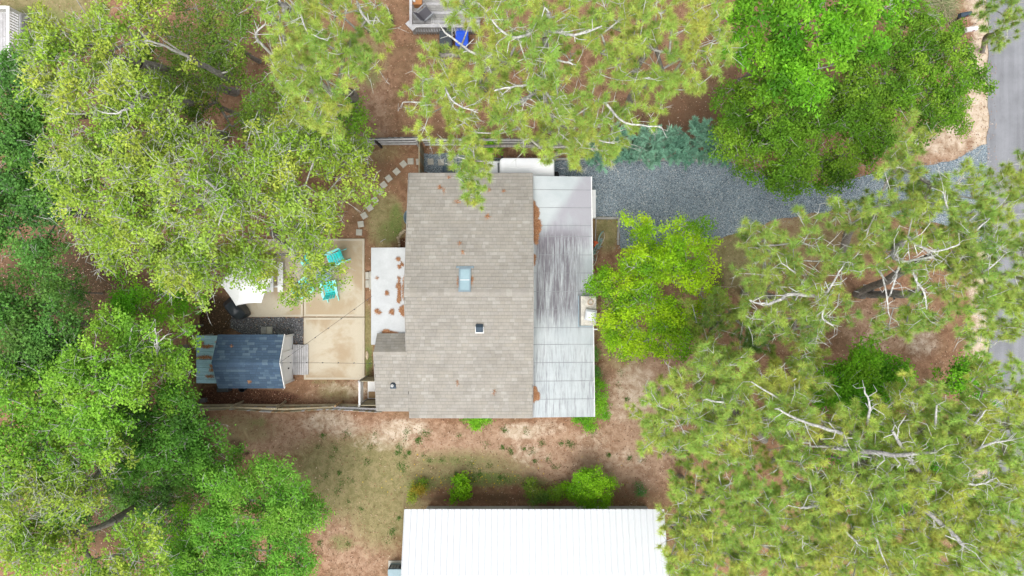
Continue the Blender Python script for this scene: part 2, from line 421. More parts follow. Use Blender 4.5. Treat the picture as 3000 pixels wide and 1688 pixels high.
def zone_field(X, Y, zones):
    W = np.zeros_like(X)
    for u, v, rx, ry, s in zones:
        c = P(u, v); k = CAMH/FPX
        d = ((X-c.x)/(rx*k))**2+((Y-c.y)/(ry*k))**2
        W = np.maximum(W, s*np.clip(1.25-d*0.75, 0, 1)) if s > 0 else W
    return W
SAND = [(1180, 1255, 90, 30, .66), (1130, 1285, 60, 25, .55), (1530, 1265, 70, 28, .68), (1600, 1250, 60, 25, .5), (1550, 1330, 60, 40, .42), (1860, 1150, 70, 90, .55),
        (1830, 1200, 50, 50, .45), (960, 1235, 90, 35, .58), (1010, 1260, 60, 30, .5), (1130, 1300, 120, 30, .4), (1060, 1140, 60, 30, .5), (990, 1135, 60, 20, .42),
        (1840, 1340, 90, 40, .38), (2740, 420, 80, 45, .55), (2800, 380, 50, 90, .6), (2560, 1000, 60, 40, .38), (2900, 1000, 60, 90, .8), (2880, 700, 60, 60, .55), (2700, 1000, 60, 60, .5), (1740, 1290, 70, 40, .36)]
GRASS = [(1040, 1400, 230, 130, .85), (1130, 1470, 130, 150, .78), (1350, 1375, 220, 60, .7), (700, 1260, 120, 50, .52), (1780, 660, 40, 80, .9), (2160, 760, 130, 110, .75), (2080, 800, 100, 80, .5),
         (1130, 650, 60, 90, .8), (1060, 560, 90, 60, .45), (130, 60, 180, 110, .95), (990, 1150, 70, 30, .6), (1075, 1000, 20, 120, .8), (1080, 180, 60, 90, .5), (1830, 1010, 80, 90, .55), (1760, 900, 60, 120, .5),
         (1900, 1600, 200, 150, .4), (2400, 700, 200, 100, .5), (1100, 440, 100, 40, .5)]
GREEN = [(1420, 1405, 150, 24, .62), (1560, 1415, 60, 22, .5), (1240, 1420, 60, 30, .5), (1160, 650, 26, 60, .6), (1140, 680, 40, 40, .5), (110, 70, 110, 60, .55), (1080, 1060, 12, 60, .6), (1090, 220, 30, 50, .45), (1000, 1590, 45, 30, .5),
         (1330, 1350, 120, 20, .4), (760, 1240, 40, 20, .42), (960, 1120, 60, 14, .4)]
MULCH = [(720, 1165, 160, 26, 1.0), (640, 1160, 60, 30, 1.0), (1270, 500, 30, 14, .9), (1180, 715, 14, 22, .9)]
SOIL = [(630, 930, 60, 70, .9), (270, 700, 110, 150, .6), (1420, 1460, 250, 16, .5), (1820, 1440, 160, 40, .35), (1110, 500, 90, 50, .45), (700, 1310, 14, 10, .9), (720, 1325, 10, 8, .9), (690, 1300, 30, 20, .6), (2100, 830, 30, 70, .55),
        (2000, 330, 200, 100, .45), (1200, 60, 120, 60, .3), (400, 1400, 300, 250, .8), (200, 900, 260, 260, .8), (300, 300, 300, 260, .55), (1190, 1560, 18, 120, .5)]
LIT_TAN = [(1500, 1330, 420, 90, .85), (1880, 1200, 130, 220, .8), (1150, 1300, 250, 80, .8), (800, 1270, 220, 70, .7), (1050, 1560, 140, 160, .6), (1850, 1350, 140, 100, .8), (1080, 330, 80, 180, .5), (2600, 950, 140, 90, .6), (2750, 420, 100, 80, .7), (1960, 1050, 120, 80, .6), (2250, 640, 150, 60, .6), (990, 1150, 90, 40, .6)]  # open yard ground: brighter daylight there painted in as a lighter tan
def build_ground():
    xs = np.concatenate([[-300, -150, -80, -50, -38], np.linspace(-30, 30, 301), [38, 50, 80, 150, 300]])
    ys = np.concatenate([[-300, -150, -80, -45, -28], np.linspace(-20, 20, 201), [28, 45, 80, 150, 300]])
    X, Y = np.meshgrid(xs, ys); nx, ny = len(xs), len(ys)
    x, y = X.ravel(), Y.ravel()
    z = 0.015*np.sin(x*0.9+0.4*np.sin(y))*np.sin(y*0.8+1)-0.018
    z = np.where((np.abs(x) > 30) | (np.abs(y) > 20), -0.03, z)
    i = np.arange(nx*ny).reshape(ny, nx)
    F = np.stack([i[:-1, :-1], i[:-1, 1:], i[1:, 1:], i[1:, :-1]], -1).reshape(-1, 4)
    sand = zone_field(x, y, SAND)
    # sandy verge along the road
    wob = 0.28*np.sin(y*0.9)+0.2*np.sin(y*2.3+1)
    sand = np.maximum(sand, np.clip(1.45-np.abs(x-(road_x0+0.1))/(1.05+wob*0.6), 0, 1))
    C = np.stack([sand, zone_field(x, y, GRASS), zone_field(x, y, MULCH)], 1)
    C2 = np.stack([zone_field(x, y, GREEN), zone_field(x, y, SOIL), zone_field(x, y, LIT_TAN)], 1)
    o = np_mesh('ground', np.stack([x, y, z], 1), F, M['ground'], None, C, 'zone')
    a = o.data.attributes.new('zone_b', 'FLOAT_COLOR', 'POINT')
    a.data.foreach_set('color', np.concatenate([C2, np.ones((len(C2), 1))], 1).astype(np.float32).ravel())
    tag(o, kind='structure')
build_ground()
def sheet(name, poly, z, mat):
    me = bpy.data.meshes.new(name); me.from_pydata([(p[0], p[1], z) for p in poly], [], [tuple(range(len(poly)-1, -1, -1))]); me.update()
    me.materials.append(mat); o = link_mesh(name, me); tag(o, kind='structure')
    if me.polygons[0].normal.z < 0: me.flip_normals()
    return o
def wobble(poly, step=0.35, amp=0.07, seed=1):
    r = random.Random(seed); out = []
    for i in range(len(poly)):
        a, b = Vector(poly[i]), Vector(poly[(i+1) % len(poly)]); n = max(1, int((b-a).length/step))
        for k in range(n):
            q = a.lerp(b, k/n); out.append((q.x+r.uniform(-amp, amp), q.y+r.uniform(-amp, amp), 0))
    return out
sheet('driveway', wobble(driveway, 0.3, 0.06), 0.012, M['gravel'])
sheet('gravel_strip', wobble(strip, 0.3, 0.04, 2), 0.012, M['dark_gravel'])
rp = [(road_x0+0.06*math.sin(y*1.7)+0.05*math.sin(y*4.1), y, 0) for y in np.linspace(-60, 60, 240)]+[(road_x0+6.2, 60, 0), (road_x0+6.2, -60, 0)]
sheet('road', rp, 0.018, M['road'])

# loose stones, dry litter and grass: real pieces spread on the ground
def octa(c, s, colr, rot=True):
    n = len(c)
    base = np.array([[1, 0, 0], [-1, 0, 0], [0, 1, 0], [0, -1, 0], [0, 0, .7], [0, 0, -.5]])
    k = base[None]*s[:, None, None]*rng.uniform(0.6, 1.3, (n, 6, 1))
    a = rng.uniform(0, 6.28, n); ca, sa = np.cos(a)[:, None], np.sin(a)[:, None]
    x = k[:, :, 0]*ca-k[:, :, 1]*sa; y = k[:, :, 0]*sa+k[:, :, 1]*ca
    V = np.stack([x, y, k[:, :, 2]], -1)+c[:, None, :]
    f = np.array([[0, 2, 4], [2, 1, 4], [1, 3, 4], [3, 0, 4]])
    F = (f[None]+6*np.arange(n)[:, None, None]).reshape(-1, 3)
    return V.reshape(-1, 3), F, np.repeat(colr, 6, 0)
def scatter_poly(poly, n, spread=0.0):
    xs = [p[0] for p in poly]; ys = [p[1] for p in poly]
    X = rng.uniform(min(xs), max(xs), n*4); Y = rng.uniform(min(ys), max(ys), n*4)
    k = inpoly(X, Y, poly); X, Y = X[k][:n], Y[k][:n]
    return X+rng.normal(0, spread, len(X)), Y+rng.normal(0, spread, len(Y))
def stones(name, poly, n, c0, c1, light, size, label, spread=0.12):
    X, Y = scatter_poly(poly, n, spread)
    t = rng.uniform(0, 1, (len(X), 1)); C = np.array(c0)*(1-t)+np.array(c1)*t
    L = rng.uniform(0, 1, len(X)) < 0.05; C[L] = np.array(light)*rng.uniform(0.7, 1.1, (L.sum(), 1))
    s = rng.uniform(size*0.5, size*1.2, len(X))
    V, F, CC = octa(np.stack([X, Y, 0.012+s*0.3], 1), s, C)
    tag(np_mesh(name, V, F, M['stone'], None, CC), label, 'gravel', kind='stuff')
stones('gravel', driveway, 26000, (.08, .11, .135), (.34, .40, .435), (.65, .66, .64), 0.022, 'loose blue grey gravel stones covering the driveway')
stones('gravel', strip, 4000, (.05, .05, .055), (.22, .22, .225), (.55, .55, .55), 0.024, 'loose dark gravel beside the patio and shed', 0.08)

def visible_ground(n):
    X = rng.uniform(-25, 23.4, n); Y = rng.uniform(-14.2, 14.2, n)
    k = ~inpoly(X, Y, driveway)
    for (u0, u1, v0, v1) in patio_px.values():
        a, b = P(u0, v0), P(u1, v1); k &= ~((X > a.x) & (X < b.x) & (Y < a.y) & (Y > b.y))
    k &= ~((X > -4.4) & (X < 3.4) & (Y > -5.5) & (Y < 4.8)) & ~((X > -13.4) & (X < -10.6) & (Y > -4.4) & (Y < -2.3))
    return X[k], Y[k]
def flecks():
    X, Y = visible_ground(90000)
    g = zone_field(X, Y, GRASS); sand = zone_field(X, Y, SAND)
    keep = rng.uniform(0, 1, len(X)) > np.clip(g*0.75+sand*0.7, 0, 0.85)
    X, Y = X[keep], Y[keep]; n = len(X)
    L = rng.uniform(0.03, 0.10, n); Wd = rng.uniform(0.008, 0.022, n); a = rng.uniform(0, 6.28, n)
    dx, dy = np.cos(a), np.sin(a)
    z = rng.uniform(0.004, 0.03, n); dz = rng.uniform(-0.02, 0.02, n)
    p = np.stack([X, Y, z], 1); d = np.stack([dx*L/2, dy*L/2, dz], 1); q = np.stack([-dy*Wd, dx*Wd, rng.uniform(-.006, .006, n)], 1)
    V = np.stack([p-d, p+q, p+d, p-q], 1).reshape(-1, 3)
    F = np.arange(4*n).reshape(n, 4)
    pal = np.array([(.40, .24, .15), (.24, .125, .075), (.52, .37, .25), (.12, .07, .045), (.34, .18, .10), (.62, .5, .38)])
    C = pal[rng.choice(6, n, p=[.28, .26, .14, .14, .13, .05])]*rng.uniform(0.75, 1.2, (n, 1))
    tag(np_mesh('leaf_litter', V, F, M['fleck'], None, np.repeat(C, 4, 0)), 'dry brown pine needles and leaves littering the yard', 'leaf litter', kind='stuff')
flecks()
def grass():
    X, Y = visible_ground(300000)
    g = np.maximum(zone_field(X, Y, GRASS)*0.62, zone_field(X, Y, GREEN)*1.1)
    clump = 0.5+0.5*np.sin(X*3.1+1.3*np.sin(Y*2.2))*np.sin(Y*2.7+1.1*np.sin(X*1.9))
    keep = rng.uniform(0, 1, len(X)) < g*(0.12+0.5*clump)
    X, Y = X[keep], Y[keep]; gr = zone_field(X, Y, GREEN); n = len(X)
    # green tufts standing in the bare yard
    tu = [(1150+rnd.uniform(0, 600), 1250+rnd.uniform(0, 170)) for _ in range(46)]+[(rnd.uniform(930, 1180), rnd.uniform(1250, 1640)) for _ in range(24)]+[(rnd.uniform(1780, 1900), rnd.uniform(1000, 1350)) for _ in range(12)]
    tx, ty, tg = [], [], []
    for u, v in tu:
        c = P(u, v); m = rnd.randint(25, 90); s = rnd.uniform(0.05, 0.13)
        tx += list(rng.normal(c.x, s, m)); ty += list(rng.normal(c.y, s, m)); tg += [1.0]*m
    X = np.concatenate([X, tx]); Y = np.concatenate([Y, ty]); gr = np.concatenate([gr, tg]); n = len(X)
    a = rng.uniform(0, 6.28, n); ln = rng.uniform(0.04, 0.10, n); wd = rng.uniform(0.006, 0.014, n)
    p = np.stack([X, Y, np.zeros(n)], 1); q = np.stack([-np.sin(a)*wd, np.cos(a)*wd, np.zeros(n)], 1)
    tip = p+np.stack([np.cos(a)*ln*0.8, np.sin(a)*ln*0.8, ln*0.5], 1)
    V = np.stack([p-q, p+q, tip], 1).reshape(-1, 3)
    t = rng.uniform(0, 1, (n, 1)); dry = np.array((.33, .29, .15)); ol = np.array((.16, .20, .055)); gn = np.array((.055, .13, .018))
    C = dry*(1-t)+ol*t; gm = (rng.uniform(0, 1, n) < np.clip(gr, 0, 1))[:, None]
    C = np.where(gm, gn*rng.uniform(0.7, 1.6, (n, 1)), C)
    tag(np_mesh('lawn_grass', V, np.arange(3*n).reshape(n, 3), M['blade'], None, np.repeat(C, 3, 0)), 'thin patchy dry lawn grass with green tufts', 'grass', kind='stuff')
    # yellow flowers and pale specks
    m = 150; u = np.concatenate([rng.normal(1330, 130, 110), rng.uniform(1230, 1900, 40)]); v = np.concatenate([rng.normal(1400, 22, 110), rng.uniform(1320, 1470, 40)])
    k = CAMH/FPX; c = np.stack([(u-1500)*k, (844-v)*k, np.full(m, 0.03)], 1)
    V, F, C = octa(c, rng.uniform(0.012, 0.03, m), np.tile(np.array([[.75, .52, .02]]), (m, 1)))
    tag(np_mesh('yellow_flowers', V, F, M['stone'], None, C), 'tiny yellow wildflowers dotting the lawn north of the white roof', 'flowers', kind='stuff')
grass()
def drift(name, patches, zf, label):
    """pine straw lying on a roof: patches of (u, v, rx, ry, n); zf(x, y) gives the roof height"""
    Vs, Cs = [], []
    for u, v, rx, ry, n in patches:
        z0 = 2.9; c = P(u, v, z0)
        for _ in range(2): c = P(u, v, zf(c.x, c.y))
        k = (CAMH-c.z)/FPX
        r = np.sqrt(rng.uniform(0, 1, n)); th = rng.uniform(0, 6.28, n)
        r *= 0.75+0.25*np.sin(th*3+u)
        X = c.x+r*np.cos(th)*rx*k; Y = c.y+r*np.sin(th)*ry*k
        Z = np.array([zf(a, b) for a, b in zip(X, Y)])+0.012+rng.uniform(0, 0.05, n)*(1-r)
        a = rng.uniform(0, 6.28, n); L = rng.uniform(0.05, 0.11, n); w_ = rng.uniform(0.003, 0.006, n)
        p = np.stack([X, Y, Z], 1); d = np.stack([np.cos(a)*L, np.sin(a)*L, rng.uniform(-.004, .008, n)], 1); q = np.stack([-np.sin(a)*w_, np.cos(a)*w_, np.zeros(n)], 1)
        Vs.append(np.stack([p-d-q, p-d+q, p+d+q, p+d-q], 1).reshape(-1, 3))
        C = np.array([(.36, .17, .085), (.45, .26, .14), (.24, .11, .055)])[rng.integers(0, 3, n)]*rng.uniform(0.8, 1.2, (n, 1)); Cs.append(np.repeat(C, 4, 0))
    V = np.concatenate(Vs); F = np.arange(len(V)).reshape(-1, 4)
    tag(np_mesh(name, V, F, M['fleck'], None, np.concatenate(Cs)), label, 'pine straw', kind='stuff')

# ------------------------------------------------------------------ patio
patio = thing('patio', P(880, 930), None, None); tag(patio, kind='structure')
for k_, (u0, u1, v0, v1) in patio_px.items():
    a, b = P(u0, v0, .07), P(u1, v1, .07)
    MB().loft([rrect((a.x+b.x)/2, (a.y+b.y)/2, b.x-a.x, a.y-b.y, .02, -.05, 2), rrect((a.x+b.x)/2, (a.y+b.y)/2, b.x-a.x, a.y-b.y, .02, .06, 2),
               rrect((a.x+b.x)/2, (a.y+b.y)/2, b.x-a.x-.03, a.y-b.y-.03, .02, .07, 2)]).build('slab', M['concrete'], patio)
# lighter trowelled margin of each slab
for k_, (u0, u1, v0, v1) in patio_px.items():
    a, b = P(u0, v0, .07), P(u1, v1, .07); mb = MB(); e = .09
    x0, x1, y0, y1 = a.x+.02, b.x-.02, b.y+.02, a.y-.02
    for (p0, p1, q0, q1) in ((x0, x1, y1-e, y1), (x0, x1, y0, y0+e), (x0, x0+e, y0+e, y1-e), (x1-e, x1, y0+e, y1-e)):
        mb.add([(p0, q0, .074), (p1, q0, .074), (p1, q1, .074), (p0, q1, .074)], [(0, 1, 2, 3)])
    mb.build('slab_margin', simple('trowelled_concrete', (.52, .46, .36), .85, var=.08, scale=1.5), patio)

# ------------------------------------------------------------------ main house
ZR, YR, PITCH = 4.10, -0.19, 0.247
XL, XR, YN, YS, XE = -4.56, 0.90, 5.07, -5.75, -5.98
YER = -2.76; ZER = ZR-PITCH*(YR-YER)            # ridge of the small west wing
YEN, ZEN = -2.02, 2.74; YES = -5.43
def roof_z(x, y):
    if x < XL and y > YER: return ZER-(y-YER)*(ZER-ZEN)/(YEN-YER)
    return ZR-PITCH*abs(y-YR)
house = thing('house', (-1.8, -0.3, 0), 'long low house with taupe shingle gable roof and white flat side roofs', 'house')
mb = MB()
mb.add([(-4.25, YN-.35, 0), (.62, YN-.35, 0), (.62, YS+.35, 0), (-4.25, YS+.35, 0), (-4.25, YN-.35, 2.72), (.62, YN-.35, 2.72), (.62, YS+.35, 2.6), (-4.25, YS+.35, 2.6), (-4.25, YR, 3.92), (.62, YR, 3.92)],
       [(0, 1, 5, 4), (2, 3, 7, 6), (1, 2, 6, 9, 5), (3, 0, 4, 8, 7)])
mb.build('wall', M['siding'], house)
MB().bb(-5.75, -4.26, YES+.3, -2.25, 0, 2.6).build('wall', M['siding'], house)
MB().bb(.63, 3.3, YS+.3, 4.0, 0, 2.35).build('wall', M['siding'], house)
MB().bb(-6.0, -4.26, -2.2, 1.55, 0, 2.4).build('wall', M['siding'], house)
roof = MB()
T = .05
def slope_slab(mb, pts, t=T):
    lo = [(p[0], p[1], p[2]-t-.012) for p in pts]; hi = [(p[0], p[1], p[2]-.012) for p in pts]
    n = len(pts); mb.add(lo+hi, [tuple(range(n-1, -1, -1)), tuple(range(n, 2*n))]+[(i, (i+1) % n, n+(i+1) % n, n+i) for i in range(n)])
def RZ(y): return ZR-PITCH*abs(y-YR)
slope_slab(roof, [(XL, YR, ZR), (XR, YR, ZR), (XR, YN, RZ(YN)), (XL, YN, RZ(YN))][::-1])
slope_slab(roof, [(XL, YS, RZ(YS)), (XR, YS, RZ(YS)), (XR, YR, ZR), (XL, YR, ZR)][::-1])
slope_slab(roof, [(XE, YES, RZ(YES)), (XL, YES, RZ(YES)), (XL, YER, ZER), (XE, YER, ZER)][::-1])
slope_slab(roof, [(XE, YER, ZER), (XL-.01, YER, ZER), (XL-.01, YEN, ZEN), (XE, YEN, ZEN)][::-1])
roof_o = roof.build('roof', M['deckboard'], house)
# drip edge / fascia boards along the rakes and eaves
fa = MB()
for (a, b) in (((XL-.02, YN, RZ(YN)), (XL-.02, YR, ZR)), ((XL-.02, YR, ZR), (XL-.02, YER, ZER)), ((XR+.02, YN, RZ(YN)), (XR+.02, YR, ZR)), ((XR+.02, YR, ZR), (XR+.02, YS, RZ(YS))),
               ((XE-.02, YER, ZER), (XE-.02, YES, RZ(YES))), ((XL, YN+.02, RZ(YN)-.02), (XR, YN+.02, RZ(YN)-.02)), ((XL, YS-.02, RZ(YS)-.02), (XR, YS-.02, RZ(YS)-.02)), ((XE, YES-.02, RZ(YES)-.02), (XL, YES-.02, RZ(YES)-.02))):
    a = Vector(a)-Vector((0, 0, .075)); b = Vector(b)-Vector((0, 0, .075)); fa.bar(a, b, .025, .13)
fa.build('fascia', simple('taupe_trim', (.34, .32, .29), .7), roof_o)

SH_W = (0.16, 0.20, 0.26, 0.34)
def shingle_verts(wd, ln, t0=.004, t1=.014):
    # local: x along the course, y up the slope, butt (thick) end at y = 0
    w2 = wd/2-.002
    m, tm = ln*.74, t1+(t0-t1)*.74
    return [(-w2, 0, 0), (w2, 0, 0), (w2, ln, 0), (-w2, ln, 0), (-w2, 0, t1), (w2, 0, t1), (w2, m, tm), (-w2, m, tm), (-w2, m+.004, tm), (w2, m+.004, tm), (w2, ln, t0), (-w2, ln, t0)]
SH_F = [(4, 5, 6, 7), (7, 6, 9, 8), (8, 9, 10, 11), (0, 1, 5, 4), (1, 2, 10, 5), (3, 0, 4, 11)]
def shade(mb, c):                      # course shadow line painted in: darker colour along each tab's head
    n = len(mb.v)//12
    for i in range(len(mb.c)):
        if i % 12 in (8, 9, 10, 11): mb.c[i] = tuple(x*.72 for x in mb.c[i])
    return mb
def lay_shingles(planes, palette, mat, parent, expo, max_parts, keyfn, rs, name='shingle'):
    """planes: (origin, across unit, up unit, width, length, skip fn). Every tab is a piece; past max_parts they join."""
    cand = []
    for (o, ax, up, wid, ln, sx) in planes:
        o, ax, up = Vector(o), Vector(ax).normalized(), Vector(up).normalized(); nr = ax.cross(up).normalized()
        rows = int(math.ceil(ln/expo))
        for r_ in range(rows):
            s0 = r_*expo; L = min(expo*1.12, ln-s0)
            x = -rs.uniform(0, .3)
            while x < wid:
                wd = rs.choice(SH_W); a, b = max(x, 0), min(x+wd, wid)
                if b-a > .03:
                    full = (a == x and b == x+wd and L > expo*1.05)
                    lift = rs.uniform(.0, .006)
                    tone = min(int(rs.random()*len(palette)), len(palette)-1)
                    pos = o+ax*((a+b)/2)+up*s0+nr*(lift+.002)
                    if not (sx and sx(pos)): cand.append((pos, ax, up, nr, b-a, L, full, tone))
                x += wd
    order = sorted(range(len(cand)), key=lambda i: keyfn(cand[i]))
    parts = set([i for i in order if cand[i][6]][:max_parts]); cache = {}; joined = MB()
    for i, (pos, ax, up, nr, wd, L, full, tone) in enumerate(cand):
        mt = Matrix(((ax.x, up.x, nr.x, pos.x), (ax.y, up.y, nr.y, pos.y), (ax.z, up.z, nr.z, pos.z), (0, 0, 0, 1)))
        if i in parts:
            key = (round(wd, 3), tone, round(L, 3))
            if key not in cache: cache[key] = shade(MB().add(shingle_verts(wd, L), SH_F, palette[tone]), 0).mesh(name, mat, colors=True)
            ob = bpy.data.objects.new(name, cache[key]); col.objects.link(ob); ob.parent = parent
            m2 = mt.copy(); m2.translation = pos-WLOC[parent.name]; ob.matrix_local = m2
        else:
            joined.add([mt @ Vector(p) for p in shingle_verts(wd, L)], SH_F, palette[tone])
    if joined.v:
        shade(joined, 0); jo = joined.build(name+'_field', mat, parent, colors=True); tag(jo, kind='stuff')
TAUPE = [(0.304, 0.284, 0.249), (0.314, 0.292, 0.256), (0.328, 0.307, 0.27), (0.31, 0.291, 0.259), (0.354, 0.335, 0.299), (0.317, 0.294, 0.253), (0.33, 0.311, 0.277), (0.292, 0.272, 0.238), (0.312, 0.291, 0.254), (0.322, 0.299, 0.262)]
cs = 1/math.sqrt(1+PITCH**2); sn = PITCH*cs
sl = lambda dy: dy/cs
sk = lambda p: (-2.17 < p.x < -1.84 and -.02 < p.y < .72)
est = math.atan2(ZER-ZEN, YEN-YER); ce, se = math.cos(est), math.sin(est)
lay_shingles([((XR, YN, RZ(YN)), (-1, 0, 0), (0, -cs, sn), XR-XL, sl(YN-YR), sk),
              ((XL, YS, RZ(YS)), (1, 0, 0), (0, cs, sn), XR-XL, sl(YR-YS), sk),
              ((XE, YES, RZ(YES)), (1, 0, 0), (0, cs, sn), XL-XE, sl(YER-YES), None),
              ((XL, YEN, ZEN), (-1, 0, 0), (0, -ce, se), XL-XE, (YEN-YER)/ce, None)], TAUPE, M['shingle'], roof_o, .158, 290,
             lambda c: -c[0].z, random.Random(3))
# ridge caps
rs = random.Random(5); caps = MB()
def ridge_cap(x0, x1, y, z, pit_n, pit_s, step=.24):
    x = x0
    while x < x1-.02:
        xe = min(x+step, x1); c = rs.choice(TAUPE); h = .018+rs.uniform(0, .004); d = .14
        mb = MB().add([(x, y, z+h+.010), (xe+.02, y, z+h), (xe+.02, y+d, z+h-d*pit_n), (x, y+d, z+h+.006-d*pit_n), (x, y-d, z+h+.006-d*pit_s), (xe+.02, y-d, z+h-d*pit_s)],
                      [(0, 3, 2, 1), (1, 5, 4, 0), (0, 4, 4+0, 3)][:2], c)
        mb.build('ridge_cap', M['shingle'], roof_o, colors=True); x = xe
ridge_cap(XL, XR, YR, ZR, PITCH, PITCH)
ridge_cap(XE, XL, YER, ZER, (ZER-ZEN)/(YEN-YER), PITCH)
# skylight
def on_roof(u, v):
    p = P(u, v, 4.0)
    for _ in range(3): p = P(u, v, roof_z(p.x, p.y))
    return p
a, b = on_roof(1345, 786), on_roof(1379, 855)
def roof_quad(x0, x1, y0, y1, dz): return [(x0, y0, RZ(y0)+dz), (x1, y0, RZ(y0)+dz), (x1, y1, RZ(y1)+dz), (x0, y1, RZ(y1)+dz)]
fr = MB(); x0, x1, y0, y1 = a.x, b.x, b.y, a.y; t = .055
for (p0, p1, q0, q1) in ((x0, x1, y1-t, y1), (x0, x1, y0, y0+t), (x0, x0+t, y0+t, y1-t), (x1-t, x1, y0+t, y1-t)):
    lo = roof_quad(p0, p1, q0, q1, .0); hi = roof_quad(p0, p1, q0, q1, .11); fr.loft([lo, hi])
fr.loft([roof_quad(x0-.13, x1+.13, y1, y1+.10, .012), roof_quad(x0-.10, x1+.10, y1, y1+.08, .06)])
skyl = fr.build('skylight', M['grey_metal'], roof_o)
ym = (y0+y1)/2
for (q0, q1) in ((y0+t, ym-.015), (ym+.015, y1-t)):
    MB().loft([roof_quad(x0+t, x1-t, q0, q1, .05), roof_quad(x0+t, x1-t, q0, q1, .085)]).build('pane', M['sky_glass'], skyl)
MB().loft([roof_quad(x0+t, x1-t, ym-.015, ym+.015, .05), roof_quad(x0+t, x1-t, ym-.015, ym+.015, .10)]).build('glazing_bar', M['trim'], skyl)
# square black roof vent and round pipe vent
p = on_roof(1405, 962)
MB().loft([[(p.x+sx*.19, p.y+sy*.15-.07, RZ(p.y+sy*.15-.07)+.016) for sx, sy in ((-1, -1), (1, -1), (1, 1), (-1, 1))], [(p.x+sx*.18, p.y+sy*.14-.07, RZ(p.y+sy*.14-.07)+.024) for sx, sy in ((-1, -1), (1, -1), (1, 1), (-1, 1))]]).build('vent_flashing', M['trim'], roof_o)
vb = MB(); zz = RZ(p.y)
vb.add([(p.x-.15, p.y-.16, zz+.02), (p.x+.15, p.y-.16, zz+.02), (p.x+.15, p.y+.18, zz+.06), (p.x-.15, p.y+.18, zz+.06), (p.x-.15, p.y-.16, zz+.20), (p.x+.15, p.y-.16, zz+.20), (p.x+.15, p.y+.06, zz+.30), (p.x-.15, p.y+.06, zz+.30), (p.x-.15, p.y+.18, zz+.16), (p.x+.15, p.y+.18, zz+.16)],
       [(4, 5, 6, 7), (7, 6, 9, 8), (0, 1, 5, 4), (2, 3, 8, 9), (1, 2, 9, 6, 5), (3, 0, 4, 7, 8)]).build('roof_vent', M['slate'], roof_o)
p = on_roof(1152, 1128)
pv = MB().lathe(p.x, p.y, [(.13, roof_z(p.x, p.y)-.02), (.12, p.z+.05), (.09, p.z+.14), (.085, p.z+.2)], 16); pv.box(p.x, p.y-.12, p.z+.01, .26, .08, .05)
pvo = pv.build('pipe_boot', M['slate'], roof_o, smooth=False)
MB().lathe(p.x, p.y, [(.055, p.z+.1), (.055, p.z+.30), (.03, p.z+.302), (.03, p.z+.2)], 14, False).build('vent_pipe', M['trim'], pvo)

# right-hand white roll roof: overlapping sheets
def rr_z(x, y): return 2.66-(x-XR)*.07
seams = [517, 556.6, 608.8, 661, 693, 747, 800, 854, 908, 960, 1009, 1062, 1116, 1169, 1222]
side = MB(); side.add([(XR-.3, 4.98, 2.60), (3.5, 4.98, 2.40), (3.64, -5.74, 2.40), (XR-.3, -5.74, 2.60), (XR-.3, 4.98, 2.55), (3.5, 4.98, 2.32), (3.64, -5.74, 2.32), (XR-.3, -5.74, 2.55)], [(0, 1, 2, 3)[::-1], (4, 5, 6, 7), (0, 4, 5, 1)[::-1], (1, 5, 6, 2)[::-1], (2, 6, 7, 3)[::-1]])
side_o = side.build('side_roof', M['deckboard'], house)
for i in range(len(seams)-1):
    k = (CAMH-2.55)/FPX; ya, yb = (844-seams[i])*k, (844-seams[i+1])*k
    xe = lambda y: 3.51+(4.98-y)/10.7*.15
    ov = .05 if i else 0
    up, dn = .022, .008                     # lower edge laps under the next one up
    lo = -.01; zA, zB = rr_z(XR-.25, 0), rr_z(3.55, 0)
    vs = [(XR-.25, ya+ov, zA+dn), (xe(ya)+.02, ya+ov, zB+dn), (xe(yb)+.02, yb, zB+up), (XR-.25, yb, zA+up)]
    ms = MB(); ms.add(vs+[(x, y, z-.02) for x, y, z in vs], [(0, 1, 2, 3)[::-1], (4, 5, 6, 7), (0, 1, 5, 4), (1, 2, 6, 5), (2, 3, 7, 6), (3, 0, 4, 7)])
    # material works in picture coordinates: keep the sheet's own origin at the world origin through its parent offset
    ob = ms.build('roof_sheet', M['stained'], side_o)
    if i: MB().bar((XR-.2, ya, zA+.026), (xe(ya)+.01, ya, zB+.026), .022, .006).build('lap_seam', simple('grey_lap_sealant', (.24, .25, .26), .6), ob)
MB().bar((3.55, 4.98, 2.42), (3.69, -5.76, 2.42), .05, .13).build('roof_edge', M['trim'], side_o)
# west white roll roof in two sheets
ws = MB().bb(-6.26, XL+.3, -2.5, 1.78, 2.46, 2.50); west_o = ws.build('porch_roof', M['deckboard'], house)
xm = P(1138, 800, 2.55).x
for x0_, x1_, dz in ((-6.29, xm+.05, 0.0), (xm, XL+.3, .008)):
    z0_, z1_ = 2.52+(x0_+6.3)*.06+dz, 2.52+(x1_+6.3)*.06+dz
    vs = [(x0_, -2.53, z0_), (x1_, -2.53, z1_), (x1_, 1.80, z1_), (x0_, 1.80, z0_)]
    MB().add(vs+[(x, y, z-.03) for x, y, z in vs], [(0, 1, 2, 3), (7, 6, 5, 4), (0, 4, 5, 1), (1, 5, 6, 2), (2, 6, 7, 3), (3, 7, 4, 0)]).build('roof_sheet', M['white_roll'], west_o)
